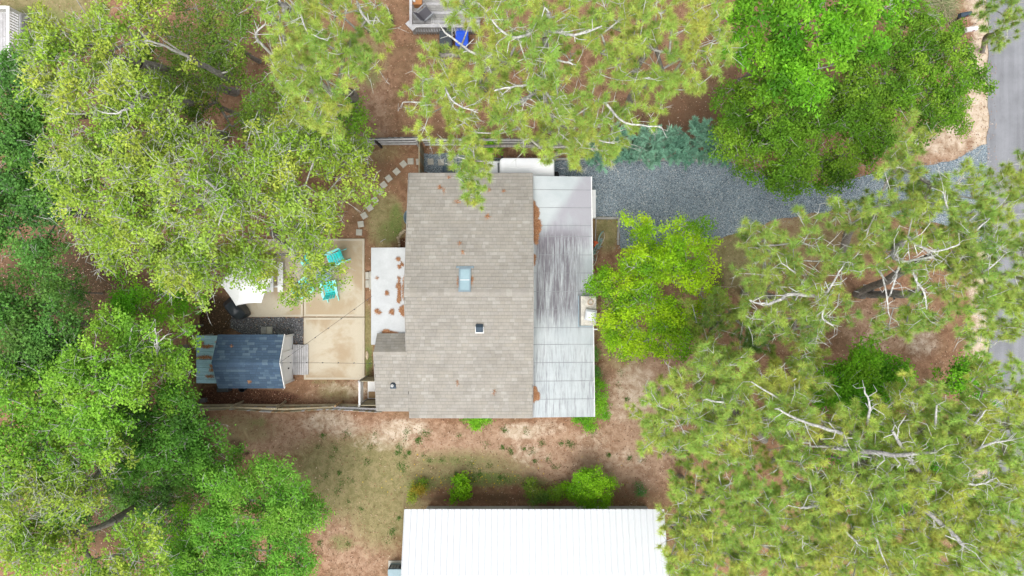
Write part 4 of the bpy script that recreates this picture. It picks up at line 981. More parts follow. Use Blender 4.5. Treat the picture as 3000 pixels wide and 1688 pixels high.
# ------------------------------------------------------------------ parked car
def build_car():
    x0, x1 = -.56, 1.93; yc, wd = 5.10, 1.76
    t = thing('parked_car', (.3, yc, .012), 'boxy white car parked under the house eave with rear rack', 'car')
    xf = -1.75
    body = MB()
    body.loft([rrect((xf+x1)/2, yc, x1-xf, wd-.06, .16, .28), rrect((xf+x1)/2, yc, x1-xf+.06, wd+.02, .2, .55), rrect((xf+x1)/2, yc, x1-xf+.04, wd, .2, .92), rrect((xf+x1)/2+.02, yc, x1-xf-.02, wd-.10, .2, 1.02)])
    bo = body.build('body', M['car_white'], t, False)
    hood = MB(); n = 7; vs = []
    for i in range(n+1):
        f = i/n; x_ = xf+.12+(x0-.10-(xf+.12))*f; hw = (wd/2-.14)*(.80+.20*math.sin(min(1, f*1.1)*math.pi/2)); z_ = 1.03+.09*math.sin(f*math.pi/2)
        vs.append([(x_, yc-hw, z_-.05), (x_, yc-hw*.8, z_), (x_, yc, z_+.015), (x_, yc+hw*.8, z_), (x_, yc+hw, z_-.05), (x_, yc+hw, .95), (x_, yc-hw, .95)])
    hood.loft(vs); hood.build('hood', M['car_white'], t)
    # windscreen: dark steep pane between hood and roof
    MB().add([(x0-.12, yc-.74, 1.10), (x0-.12, yc+.74, 1.10), (x0+.14, yc+.66, 1.72), (x0+.14, yc-.66, 1.72), (x0-.02, yc-.74, 1.05), (x0-.02, yc+.74, 1.05), (x0+.22, yc+.66, 1.70), (x0+.22, yc-.66, 1.70)],
             [(3, 2, 1, 0), (4, 5, 6, 7), (0, 1, 5, 4), (1, 2, 6, 5), (2, 3, 7, 6), (3, 0, 4, 7)]).build('windscreen', M['glass'], t)
    xm_, xl = (x0+x1)/2, x1-x0
    MB().loft([rrect(xm_+.05, yc, xl-.05, wd-.08, .14, 1.0), rrect(xm_+.06, yc, xl-.08, wd-.16, .14, 1.70)]).build('window_band', M['glass'], t)
    roofm = MB()
    roofm.loft([rrect(xm_, yc, xl, wd-.10, .16, 1.70), rrect(xm_, yc, xl+.02, wd-.06, .18, 1.76), rrect(xm_, yc, xl-.02, wd-.10, .18, 1.81), rrect(xm_, yc, xl-.14, wd-.24, .16, 1.845), rrect(xm_, yc, xl-.5, wd-.6, .14, 1.86)])
    ro = roofm.build('roof', M['car_white'], t, True)
    for f in (-.45, 0, .45): MB().loft(rbox(xm_+.05, yc+f*1.0, 1.84, 1.868, xl-.6, .12, .03, .01)).build('roof_rib', M['car_white'], ro)
    for sx in (xf+.55, x1-.50):
        for sy in (-1, 1):
            wh = thing('wheel', (sx, yc+sy*(wd/2-.10), .36), None, None); wh.parent = t; wh.location = Vector((sx, yc+sy*(wd/2-.10), .36))-WLOC[t.name]
            ring = lambda rr, y_: [(sx+rr*math.cos(2*math.pi*k/24), yc+sy*(wd/2-.10)+y_, .36+rr*math.sin(2*math.pi*k/24)) for k in range(24)]
            MB().loft([ring(.30, -.11), ring(.35, -.08), ring(.35, .08), ring(.30, .11)]).build('tyre', M['tyre'], wh, False)
            MB().loft([ring(.21, -.115), ring(.21, .115)]).build('rim', M['chrome'], wh)
    # spare wheel and carrier hooks at the back
    ring = lambda rr, x_: [(x1+.05+x_, yc+rr*math.cos(2*math.pi*k/24), .95+rr*math.sin(2*math.pi*k/24)) for k in range(24)]
    sw = MB().loft([ring(.30, 0), ring(.36, .03), ring(.36, .17), ring(.30, .21), ring(.18, .20)]).build('spare_wheel', M['tyre'], t)
    MB().loft([ring(.16, .19), ring(.12, .225)]).build('rim', M['chrome'], sw)
    for dy in (.10, .44):
        MB().tube([(x1+.22, yc+dy-.0, 1.12), (x1+.30, yc+dy+.02, 1.22), (x1+.52, yc+dy+.05, 1.20), (x1+.56, yc+dy+.05, 1.25)], .018, 8).build('rack_arm', M['chrome'], t)
    MB().tube([(x1+.04, yc+.1, .55), (x1+.2, yc+.25, .8), (x1+.22, yc+.27, 1.15)], .025, 8).build('rack_mast', M['black'], t)
    for sy in (-1, 1):
        MB().loft(rbox(x0+.1, yc+sy*(wd/2+.08), 1.05, 1.2, .1, .16, .03, .02)).build('mirror', M['black'], t)
        MB().box(xf-.01, yc+sy*.6, .78, .04, .24, .16).build('headlight', M['chrome'], t)
        MB().box(x1+.02, yc+sy*.76, .85, .03, .12, .22).build('tail_light', M['red'], t)
build_car()

# ------------------------------------------------------------------ wheeled bins
def wheelie(name, loc, rz, mat, label, hgt=1.04):
    t = thing(name, (0, 0, 0), label, 'bin')
    MB().loft([rrect(0, 0, .44, .52, .05, .05), rrect(0, .01, .56, .66, .06, hgt-.10), rrect(0, .01, .60, .70, .06, hgt-.08), rrect(0, .01, .60, .70, .06, hgt-.05)]).build('tub', M[mat], t)
    lid = MB().loft([rrect(0, .0, .60, .72, .07, hgt-.045), rrect(0, .0, .60, .72, .07, hgt-.01), rrect(0, -.01, .50, .58, .07, hgt+.03), rrect(0, -.01, .40, .46, .06, hgt+.035)]).build('lid', M[mat], t)
    MB().box(0, -.06, hgt+.045, .34, .03, .02).box(0, .10, hgt+.045, .34, .03, .02).build('lid_rib', M[mat], lid)
    MB().tube([(-.24, .36, hgt-.06), (-.24, .43, hgt-.03), (.24, .43, hgt-.03), (.24, .36, hgt-.06)], .018, 8).build('handle', M[mat], t)
    for s_ in (-1, 1):
        MB().tube([(s_*.20, .30, .12), (s_*.28, .30, .12)], .11, 14).build('wheel', M['tyre'], t)
    t.location = loc; t.rotation_euler = (0, 0, R(rz)); return t
q = P(1306, 113, 1.0); wheelie('wheeled_bin', (q.x, q.y, 0), 0, 'charcoal_bin', 'charcoal wheeled bin standing below the weathered deck railing')
q = P(1353, 112, 1.0); wheelie('wheeled_bin', (q.x, q.y, 0), 0, 'blue', 'bright blue recycling bin standing below the weathered deck railing', 1.02)
q = P(1315, 510, 1.0); wheelie('wheeled_bin', (q.x, q.y, 0), 180, 'slate', 'slate coloured wheeled bin half hidden under the house eave')
q = P(1356, 514, 1.0); wheelie('wheeled_bin', (q.x, q.y, 0), 180, 'blue', 'blue recycling bin half hidden under the house eave', 1.0)

# ------------------------------------------------------------------ neighbours' wooden deck at the top
DZ, DR = .30, 1.06
dk = thing('wooden_deck', (-3.2, 13.2, 0), 'weathered grey wooden deck with railing behind the blue bin', 'deck')
dx0, dx1, dy0, dy1 = P(1203, 0, DR).x, -1.55, 12.27, 16.0
y_ = dy0+.07; i = 0
while y_ < dy1:
    MB().box((dx0+dx1)/2, y_, DZ-.02, dx1-dx0, .13, .036).build('deck_board', M['grey_wood'] if i % 3 else M['pale_wood'], dk); y_ += .142; i += 1
MB().bb(dx0, dx1, dy0+.02, dy0+.06, .02, DZ-.045).bb(dx0+.02, dx0+.06, dy0, dy1, .02, DZ-.045).bb(dx1-.06, dx1-.02, dy0, dy1, 0.02, DZ-.045).build('rim_joist', M['grey_wood'], dk)
MB().bb(dx0+.1, dx1, dy0-.07, dy0+.08, DR-.04, DR).build('hand_rail', M['pale_wood'], dk)
MB().bb(dx0-.06, dx0+.07, dy0+.1, dy1, DR-.042, DR-.002).build('hand_rail', M['pale_wood'], dk)
cc = P(1203, 76, DR+.02); MB().box(cc.x, cc.y, DR+.02, .22, .48, .035, R(45)).build('corner_cap', M['pale_wood'], dk)
x_ = dx0+.1
while x_ < dx1:
    MB().bb(x_, x_+.045, dy0-.05, dy0-.015, .08, DR-.045).build('baluster', M['grey_wood'], dk); x_ += .125
y_ = dy0+.12
while y_ < dy1:
    MB().bb(dx0-.045, dx0-.012, y_, y_+.045, .08, DR-.045).build('baluster', M['grey_wood'], dk); y_ += .125
for x_, y_ in ((dx0+.03, dy0+.03), (dx1-.05, dy0+.03), (dx0+.03, dy1-.05), (-3.2, dy0+.03)): MB().box(x_, y_, (DR-.05)/2, .09, .09, DR-.05).build('post', M['grey_wood'], dk)
# wooden box table and sling chair on it
q = P(1222, 4, .8); bt = thing('wooden_side_cabinet', (q.x, q.y, DZ), 'orange stained wooden cube table on the weathered deck', 'side table')
MB().bb(q.x-.22, q.x+.22, q.y-.14, q.y+.3, .74, .78).build('top', M['orange_wood'], bt)
MB().bb(q.x-.19, q.x+.19, q.y-.11, q.y+.27, DZ, .74).build('cabinet', M['orange_wood'], bt)
MB().lathe(q.x-.14, q.y+.02, [(.06, .78), (.06, .79), (.02, .82), (.05, .85), (.06, .87), (.05, .86)], 14).build('candle_dish', M['trim'], bt)
def sling_chair(loc, rz, label):
    t = thing('patio_chair', (0, 0, 0), label, 'chair')
    MB().box(0, .02, .40, .50, .50, .02).build('seat', M['sling'], t)
    MB().bar((0, -.24, .42), (0, -.44, .92), .50, .02, up=(0, 1, 0)).build('backrest', M['sling'], t)
    for s_ in (-1, 1):
        MB().tube([(s_*.28, -.26, .40), (s_*.29, -.28, .62), (s_*.30, .05, .645), (s_*.30, .30, .62), (s_*.29, .33, .0)], .018, 8).build('armrest', M['grey_paint'], t)
        MB().box(s_*.30, .02, .65, .06, .46, .03).build('arm_pad', M['grey_paint'], t)
        MB().tube([(s_*.27, -.24, .42), (s_*.28, -.40, .0)], .016, 8).build('leg', M['grey_paint'], t)
        MB().tube([(s_*.26, .28, .40), (s_*.26, -.24, .42), (s_*.26, -.46, .95)], .016, 8).build('frame', M['grey_paint'], t)
    MB().tube([(-.26, -.46, .95), (0, -.50, .96), (.26, -.46, .95)], .018, 8).build('top_rail', M['grey_paint'], t)
    t.location = loc; t.rotation_euler = (0, 0, R(rz)); return t
q = P(1243, 40, .7); sling_chair((q.x+.05, q.y-.03, DZ), -48, 'grey sling patio armchair standing on the weathered deck')
q = P(1266, 58, .35); pts = []
for k in range(60):
    a_ = k*.35; pts.append((q.x+.05*k/60+math.cos(a_)*.05+.0, q.y-.004*k+math.sin(a_)*.14, DZ+.012+.0006*k))
tag(MB().tube(pts, .009, 6).build('coiled_cord', M['trim']), 'loose white cord coiled on the deck boards beside the chair', 'cord')
q = P(1394, 80, .9); er = thing('small_red_lantern', (q.x, q.y, DZ), 'small red lantern standing at the end of the deck railing', 'lantern')
MB().lathe(q.x, q.y, [(.06, DZ), (.06, DZ+.1), (.045, DZ+.3), (.06, DZ+.34)], 14).build('lantern_body', M['red'], er)
MB().lathe(q.x, q.y, [(.065, DZ+.34), (.02, DZ+.42), (.01, DZ+.46)], 14).build('lantern_cap', M['trim'], er)

# low dark wooden platform under the pine
q = P(1108, 62, .3); lp = thing('low_wooden_bench', (q.x, q.y, 0), 'low dark wooden platform bench under the pine beside the deck', 'bench')
for k in range(5):
    off = (k-2)*.15; a_ = R(22); ox, oy = -math.sin(a_)*off, math.cos(a_)*off
    MB().box(q.x+ox, q.y+oy, .34, 1.35, .135, .04, a_).build('plank', M['dark_wood'], lp)
for sx in (-.55, .55):
    for sy in (-.26, .26):
        MB().box(q.x+sx*math.cos(R(22))-sy*math.sin(R(22)), q.y+sx*math.sin(R(22))+sy*math.cos(R(22)), .16, .08, .08, .32, R(22)).build('leg', M['dark_wood'], lp)

# ------------------------------------------------------------------ pale deck at the top-left corner
pd = thing('pale_deck', (-24.8, 12.4, 0), 'pale grey painted deck with slatted railing at the wood edge', 'deck')
ex, ny = -23.45, P(0, 40, 0).y; fz, tz = .42, 1.18; x_ = ex-.07
ny = 13.15
while x_ > -27.5:
    MB().box(x_, (ny+9.9)/2, fz-.02, .13, ny-9.9, .036).build('deck_board', M['pale_wood'], pd); x_ -= .142
for k in range(3): MB().bb(ex+.005, ex+.03, 9.9, ny, .02+k*.135, .145+k*.135).build('skirt_board', M['pale_wood'], pd)
MB().bb(ex-.12, ex+.02, 9.9, ny, tz-.04, tz).build('hand_rail', M['trim'], pd)
MB().bb(-27.5, ex-.13, ny-.13, ny+.01, tz-.04, tz).build('hand_rail', M['trim'], pd)
MB().bb(ex-.06, ex-.02, 9.9, ny-.1, fz+.08, fz+.13).bb(-27.5, ex-.14, ny-.08, ny-.04, fz+.08, fz+.13).build('lower_rail', M['trim'], pd)
y_ = 10.0
while y_ < ny-.1:
    MB().bb(ex-.055, ex-.02, y_, y_+.05, fz+.13, tz-.04).build('baluster', M['trim'], pd); y_ += .13
x_ = -27.3
while x_ < ex-.15:
    MB().bb(x_, x_+.05, ny-.075, ny-.04, fz+.13, tz-.04).build('baluster', M['trim'], pd); x_ += .13
for x_, y_ in ((ex-.05, ny-.06), (ex-.05, 11.4), (ex-.05, 9.95), (-25.4, ny-.06)): MB().box(x_, y_, (tz-.04)/2, .10, .10, tz-.045).build('post', M['trim'], pd)
a_, b_ = P(82, 52, .3), P(126, 82, .2); tag(MB().bar((a_.x, a_.y, .17), (b_.x+.3, b_.y-.22, .17), .10, .33).build('border_timber', M['dark_wood']), 'dark timber edging running from the pale deck into the oaks', 'timber')

# ------------------------------------------------------------------ driveway edging, block wall, bed
def timber(name, a, b, label, wd=.10, ht=.15):
    tag(MB().bar((a.x, a.y, ht/2-.01), (b.x, b.y, ht/2-.01), wd, ht).build(name, M['grey_wood']), label, 'kerb')
timber('kerb_timber', P(1622, 467), P(2140, 472), 'long grey timber kerb between the driveway and the cedar hedge')
timber('kerb_timber', P(1743, 640), P(1809, 640), 'grey timber across the head of the bicycle bed', .10)
timber('kerb_timber', P(1812, 637), P(1810, 705), 'grey timber dividing the bicycle bed from the driveway', .09)
timber('kerb_timber', P(1810, 706), P(1810, 718), 'short pale timber end beside the bright green tree', .09)
a_, b_ = P(1746, 643), P(1743, 722); tag(MB().bar((a_.x, a_.y, .05), (b_.x, b_.y, .05), .025, .1).build('edging_strip', M['pale_wood']), 'thin pale edging strip between bicycle bed and house wall', 'edging')
bw_ = thing('low_block_wall', P(1735, 598), 'low white painted block wall beside the driveway at the house', 'wall')
y0_, y1_ = P(0, 638, .6).y, P(0, 556, .6).y; xx0, xx1 = P(1722, 0, .6).x, P(1745.5, 0, .6).x; nb = 5; hb = (y1_-y0_)/nb
for r__ in range(3):
    for i in range(nb):
        zz0 = r__*.2; yy0, yy1 = y0_+i*hb, y0_+(i+1)*hb
        if (i+r__) % 2 == 0:
            xmid = (xx0+xx1)/2+.02
            for (p0, p1) in ((xx0, xmid-.004), (xmid+.004, xx1)): MB().bb(p0, p1, yy0+.004, yy1-.004, zz0+.002, zz0+.196).build('block', M['white_paint'], bw_)
        else: MB().bb(xx0, xx1, yy0+.004, yy1-.004, zz0+.002, zz0+.196).build('block', M['white_paint'], bw_)

# ------------------------------------------------------------------ bicycle leaning in the bed
def bicycle():
    t = thing('bicycle', (0, 0, 0), 'pale teal cruiser bicycle with tan tyres and orange saddle by the house', 'bicycle')
    rw = .33
    for nm, yy in (('wheel', .54), ('wheel', -.54)):
        w_ = thing(nm, (0, yy, rw), None, None); w_.parent = t; w_.location = (0, yy, rw)
        pts = [(0, yy+rw*math.cos(2*math.pi*k/28), rw+rw*math.sin(2*math.pi*k/28)) for k in range(28)]
        MB().tube(pts, .026, 8, True).build('tyre', M['tan_rubber'], w_, True)
        pts = [(0, yy+(rw-.03)*math.cos(2*math.pi*k/28), rw+(rw-.03)*math.sin(2*math.pi*k/28)) for k in range(28)]
        MB().tube(pts, .012, 6, True).build('rim', M['chrome'], w_, True)
        sp = MB()
        for k in range(14):
            a_ = 2*math.pi*k/14; sp.bar((0, yy, rw), (0, yy+(rw-.03)*math.cos(a_), rw+(rw-.03)*math.sin(a_)), .003, .003)
        sp.tube([(-.05, yy, rw), (.05, yy, rw)], .025, 8); sp.build('spokes', M['chrome'], w_)
        fend = [(0, yy+(rw+.04)*math.cos(R(a)), rw+(rw+.04)*math.sin(R(a))) for a in range(15, 166, 15)]
        MB().tube(fend, .03, 6).build('fender', M['bike_teal'], w_, True)
    fr = MB()
    for a_, b_ in (((0, -.05, .30), (0, -.20, .78)), ((0, -.18, .70), (0, .36, .84)), ((0, -.05, .30), (0, .37, .74)), ((0, -.18, .62), (0, .36, .78)), ((.05, -.54, rw), (.04, -.19, .70)), ((-.05, -.54, rw), (-.04, -.19, .70)), ((.05, -.54, rw), (.03, -.05, .30)), ((-.05, -.54, rw), (-.03, -.05, .30)), ((0, .35, .92), (0, .38, .72)), ((.05, .54, rw), (.04, .39, .74)), ((-.05, .54, rw), (-.04, .39, .74))):
        fr.tube([a_, b_], .018, 8)
    fr.build('frame', M['bike_teal'], t)
    hb = MB().tube([(-.33, .14, 1.02), (-.30, .26, 1.05), (-.12, .38, 1.02), (0, .36, .98), (.12, .38, 1.02), (.30, .26, 1.05), (.33, .14, 1.02)], .013, 8); hb.tube([(0, .35, .9), (0, .36, 1.0)], .014, 8)
    hb.build('handlebar', M['chrome'], t)
    sd_ = MB(); rings = []
    for f, w_ in ((0, .02), (.15, .04), (.45, .06), (.75, .13), (.95, .13), (1, .08)):
        y_ = -.02-.27*f; rings.append([(w_*math.cos(2*math.pi*k/12), y_, .90+.035*math.sin(2*math.pi*k/12)) for k in range(12)])
    sd_.loft(rings).build('saddle', M['orange'], t, True)
    MB().tube([(0, -.20, .76), (0, -.21, .88)], .014, 8).build('seat_post', M['chrome'], t)
    cr = MB().tube([(-.09, -.05, .30), (.09, -.05, .30)], .02, 8); cr.bar((.09, -.05, .30), (.10, .08, .20), .02, .02); cr.bar((-.09, -.05, .30), (-.10, -.18, .40), .02, .02); cr.box(.15, .08, .20, .09, .06, .02); cr.box(-.15, -.18, .40, .09, .06, .02)
    cr.build('crank', M['chrome'], t)
    MB().bar((.02, -.12, .30), (.20, -.16, .01), .02, .02).build('kickstand', M['chrome'], t)
    return t
bk = bicycle(); c_ = P(1757, 735); bk.location = (c_.x, c_.y, .0); bk.rotation_euler = (0, R(26), R(180-20))

# ------------------------------------------------------------------ white building at the bottom
wb = thing('white_building', (1.0, -13.3, 0), 'long building with bright white ribbed metal roof', 'building')
BX0, BX1, BYN, BYR, BZE, BZR = -4.77, 6.73, -9.80, -13.30, 2.80, 4.05; BYS = 2*BYR-BYN
wl = MB(); wl.add([(-4.06, -10.55, 0), (6.45, -10.55, 0), (6.45, 2*BYR+10.55, 0), (-4.06, 2*BYR+10.55, 0), (-4.06, -10.55, 2.95), (6.45, -10.55, 2.95), (6.45, 2*BYR+10.55, 2.95), (-4.06, 2*BYR+10.55, 2.95), (-4.06, BYR, 3.95), (6.45, BYR, 3.95)],
                  [(1, 0, 4, 5), (3, 2, 6, 7), (2, 1, 5, 9, 6), (0, 3, 7, 8, 4)])
wl.build('wall', simple('pale_grey_siding', (.55, .56, .56), .7, var=.06), wb)
MB().bb(-4.10, 6.50, -10.62, -10.54, 0, .40).build('skirting', simple('pale_grey_skirting', (.52, .53, .53), .8, var=.1), wb)
for x_ in (-2.2, 1.2, 4.6):
    wn = MB().bb(x_-.45, x_+.45, -10.54, -10.50, 1.1, 2.1).build('window', M['trim'], wb); MB().bb(x_-.38, x_+.38, -10.498, -10.485, 1.17, 2.03).build('pane', M['glass'], wn)
wr = MB(); slope_slab(wr, [(BX0+.02, BYR, BZR), (BX1-.02, BYR, BZR), (BX1-.02, BYN-.02, BZE+.007), (BX0+.02, BYN-.02, BZE+.007)][::-1], .08); slope_slab(wr, [(BX0+.02, BYS, BZE), (BX1-.02, BYS, BZE), (BX1-.02, BYR, BZR), (BX0+.02, BYR, BZR)][::-1], .08)
wro = wr.build('roof', M['trim'], wb)
npn = 42; pw_ = (BX1-BX0)/npn; prof = [(0, .004), (.014, .045), (.036, .045), (.05, .004), (.5*pw_+.02, .004), (.5*pw_+.03, .010), (.5*pw_+.045, .010), (.5*pw_+.055, .004), (pw_, .004)]
pm = {}
for sd_, yE in ((1, BYN), (-1, BYS)):
    n_ = len(prof); vs = [(d_, yE+.02*sd_, BZE+h_+.004) for d_, h_ in prof]+[(d_, BYR, BZR+h_+.004) for d_, h_ in prof]
    fs = [(k, k+1, n_+k+1, n_+k) for k in range(n_-1)]
    if sd_ > 0: fs = [f[::-1] for f in fs]
    me = MB().add([(x, y+13.3, z) for x, y, z in vs], fs).mesh('roof_panel', M['white_metal'])
    for i in range(npn):
        ob = bpy.data.objects.new('roof_panel', me); col.objects.link(ob); ob.parent = wro; ob.location = (BX0+i*pw_-1.0, 0, 0)
MB().add([(BX0, BYR+.12, BZR-.01), (BX0, BYR, BZR+.06), (BX0, BYR-.12, BZR-.01), (BX1, BYR+.12, BZR-.01), (BX1, BYR, BZR+.06), (BX1, BYR-.12, BZR-.01)], [(0, 3, 4, 1), (1, 4, 5, 2)]).build('ridge_cap', M['white_metal'], wro)
# air conditioner
ac = thing('air_conditioner', P(1160, 1685), 'blue grey air conditioning cabinet beside the white metal roof', 'air conditioner')
q0, q1 = P(1136, 1668, .75), P(1200, 1720, .75)
MB().loft(rbox((q0.x+q1.x)/2, (q0.y+q1.y)/2, .05, .75, q1.x-q0.x, q0.y-q1.y, .03, .02)).build('cabinet', M['ac_blue'], ac)
MB().bb(q0.x-.1, q1.x+.1, q1.y-.1, q0.y+.12, -.02, .05).build('pad', M['paver'], ac)
gx, gy = q0.x+.1, q0.y+.004
for i in range(3):
    for j in range(2): MB().bb(gx+i*.14, gx+i*.14+.11, gy+.002, gy+.02, .30+j*.2, .46+j*.2).build('louvre', M['grey_metal'], ac)
MB().bb(q0.x+.03, q1.x-.03, gy-.0, gy+.002, .2, .72).build('grille', M['slate'], ac)

# ------------------------------------------------------------------ mailboxes and marker by the road
def mailbox(u, v, rz, mat, label, post_m):
    top = P(u, v, 1.15); t = thing('mailbox', (top.x, top.y, 0), label, 'mailbox'); L2 = .26; mb = MB(); rings = []
    for yq in (-L2, -L2+.02, L2-.02, L2):
        k = .94 if abs(yq) == L2 else 1.0
        rings.append([(math.cos(a)*.10*k, yq, 1.12+math.sin(a)*.10*k) for a in [R(x) for x in range(0, 181, 20)]]+[(-.10*k, yq, .98), (.10*k, yq, .98)])
    mb.loft(rings)
    rot = Matrix.Translation((top.x, top.y, 0)) @ Matrix.Rotation(R(rz), 4, 'Z')
    mb.xform(rot).build('box', M[mat], t)
    d_ = MB().box(0, L2+.008, 1.08, .17, .014, .17).xform(rot); d_.build('door', M[mat], t)
    MB().box(.115, .05, 1.16, .012, .03, .16).xform(rot).build('flag', M['red'], t)
    MB().box(0, -.05, .48, .09, .09, .98).xform(rot).build('post', M[post_m], t); MB().box(0, 0, .955, .10, .5, .045).xform(rot).build('bracket', M[post_m], t)
mailbox(2830, 41, -80, 'slate', 'dark slate mailbox on a wooden post by the road verge', 'dark_wood')
mailbox(2848, 84, -82, 'white_paint', 'white mailbox on a post beside the oak foliage', 'olive_wood')
q = P(2676, 417); tag(MB().loft(rbox(q.x, q.y, 0, .25, .22, .32, .03, .03)).build('utility_box', M['pale_wood']), 'small pale grey utility box at the driveway mouth', 'utility box')

# ------------------------------------------------------------------ trees
def frusta(p0, p1, r0, r1, n):
    """arrays of tapered n-sided tubes"""
    d = p1-p0; L = np.linalg.norm(d, axis=1, keepdims=True)+1e-9; d = d/L
    up = np.where(np.abs(d[:, 2:3]) < 0.9, np.array([[0, 0, 1.0]]), np.array([[1.0, 0, 0]]))
    sx = np.cross(d, up); sx /= np.linalg.norm(sx, axis=1, keepdims=True)+1e-9; uz = np.cross(sx, d)
    a = 2*np.pi*np.arange(n)/n; ca, sa = np.cos(a)[None, :, None], np.sin(a)[None, :, None]
    ring = sx[:, None]*ca+uz[:, None]*sa
    V = np.concatenate([p0[:, None]+ring*r0[:, None, None], p1[:, None]+ring*r1[:, None, None]], 1).reshape(-1, 3)
    k = np.arange(n); f = np.stack([k, (k+1) % n, n+(k+1) % n, n+k], 1)
    F = (f[None]+2*n*np.arange(len(p0))[:, None, None]).reshape(-1, 4)
    return V, F
def ortho_frame(n_):
    n_ = n_/(np.linalg.norm(n_, axis=1, keepdims=True)+1e-9)
    up = np.where(np.abs(n_[:, 2:3]) < 0.9, np.array([[0, 0, 1.0]]), np.array([[1.0, 0, 0]]))
    t = np.cross(n_, up); t /= np.linalg.norm(t, axis=1, keepdims=True)+1e-9
    return t, np.cross(n_, t), n_
def tone_pick(pal, pts, r):
    # leaf colour drifts from clump to clump over about a metre
    pal = np.array(pal); n = len(pts); k = len(pal); W = np.zeros((n, k))
    for j in range(k):
        f = np.zeros(n)
        for _ in range(4):
            d = r.normal(size=3); d *= r.uniform(2.0, 5.0)/np.linalg.norm(d); f += np.sin(pts @ d+r.uniform(0, 6.28))
        W[:, j] = np.exp(1.1*f+r.normal(0, .5, n))
    return (W/W.sum(1, keepdims=True)) @ pal
def skeleton(base, lobes, dens, bf, flat, trunk_f, tr, r, sub=0.0, extra=()):
    """trunk + limbs joined to points spread over the crown; returns node arrays"""
    cen = []; att = []
    for (u, v, z, rp) in lobes:
        c = np.array(P(u, v, z)); Rm = rp*(CAMH-z)/FPX; cen.append(c)
        if sub > 0:
            nb = max(2, int(round(sub*Rm*Rm)))
            for _ in range(nb):
                rb = min(Rm*.8, r.uniform(.38, .72)); a = r.uniform(0, 6.283); q = math.sqrt(r.uniform(.02, 1))*max(Rm-rb*.55, .05)
                bc = c+np.array([math.cos(a)*q, math.sin(a)*q, flat*Rm*(1-(q/Rm)**2)*r.uniform(-.5, 1.0)+r.uniform(-.25, .25)*Rm])
                n = max(3, int(dens*rb*rb*3.2)); d = r.normal(size=(n, 3)); d /= np.linalg.norm(d, axis=1, keepdims=True); d[:, 2] = np.abs(d[:, 2])*1.0-.15
                p = bc+d*rb*r.uniform(.7, 1.0, (n, 1))*np.array([1, 1, .85]); p[:, 2] = np.maximum(p[:, 2], .12); att.append(p)
            continue
        n = max(4, int(dens*Rm*Rm*1.15))
        d = r.normal(size=(n, 3)); d /= np.linalg.norm(d, axis=1, keepdims=True); d[:, 2] = np.where(d[:, 2] < -0.25, -d[:, 2], d[:, 2])
        rad = Rm*r.uniform(0.35, 1.0, (n, 1))**0.55
        rad *= 1+0.18*np.sin(3*np.arctan2(d[:, 1:2], d[:, 0:1])+u)
        p = c+d*rad*np.array([1, 1, flat]); p[:, 2] = np.maximum(p[:, 2], 0.12); att.append(p)
    cm = np.mean(cen, 0)
    if len(extra): att.append(np.array(extra, float))
    att = np.concatenate(att)
    zmin = min(c[2] for c in cen)
    top = np.array([base[0]+(cm[0]-base[0])*trunk_f, base[1]+(cm[1]-base[1])*trunk_f, max(0.3, zmin*0.72)])
    nodes = [np.array(base, float)]; par = [-1]; nt = max(4, int(top[2]/0.8)); wob = max(.02, tr*0.6)
    for i in range(1, nt+1):
        f = i/nt; q = np.array(base)*(1-f)+top*f; q[2] = top[2]*f
        q[:2] += r.normal(0, wob, 2)*math.sin(f*math.pi); nodes.append(q); par.append(len(nodes)-2)
    ntr = len(nodes)
    NN = np.zeros((len(att)*3+ntr+5, 3)); NN[:ntr] = nodes; PL = np.zeros(len(NN)); CNT = ntr
    for i in range(1, ntr): PL[i] = PL[i-1]+np.linalg.norm(NN[i]-NN[i-1])
    order = np.argsort(np.linalg.norm(att-top, axis=1))
    tips = []
    first_ok = max(1, int(ntr*0.55))
    for i in order:
        a = att[i]; d = np.linalg.norm(NN[first_ok:CNT]-a, axis=1)
        cost = d+bf*PL[first_ok:CNT]+np.maximum(0, NN[first_ok:CNT, 2]-a[2]-0.1)*0.8
        j = int(np.argmin(cost))+first_ok; b = NN[j]; L = d[j-first_ok]
        prev = j; nm = 2 if L > 0.9 else 1
        for k in range(1, nm+1):
            f = k/(nm+1); m = b*(1-f)+a*f; m = m+r.normal(0, 0.07*min(L, 1.5), 3); m[2] -= 0.06*L*math.sin(f*math.pi)
            NN[CNT] = m; par.append(prev); PL[CNT] = PL[prev]+np.linalg.norm(m-NN[prev]); prev = CNT; CNT += 1
        NN[CNT] = a; par.append(prev); PL[CNT] = PL[prev]+np.linalg.norm(a-NN[prev]); tips.append(CNT); CNT += 1
        if CNT+4 >= len(NN): NN = np.concatenate([NN, np.zeros_like(NN)]); PL = np.concatenate([PL, np.zeros_like(PL)])
    NN = NN[:CNT]; par = np.array(par[:CNT]); ism = np.ones(CNT, bool); ism[tips] = False; ism[:2] = False
    kid = np.full(CNT, -1)
    for i in range(CNT-1, 0, -1): kid[par[i]] = i
    ism &= kid >= 0
    for _ in range(3):
        M_ = NN.copy(); ii = np.where(ism)[0]; M_[ii] = NN[ii]*.5+.25*(NN[par[ii]]+NN[kid[ii]]); NN = M_
    return NN, par, ntr, np.array(tips)
PALE, GREY, BROWN = np.array((.50, .50, .46)), np.array((.30, .285, .26)), np.array((.15, .135, .12))
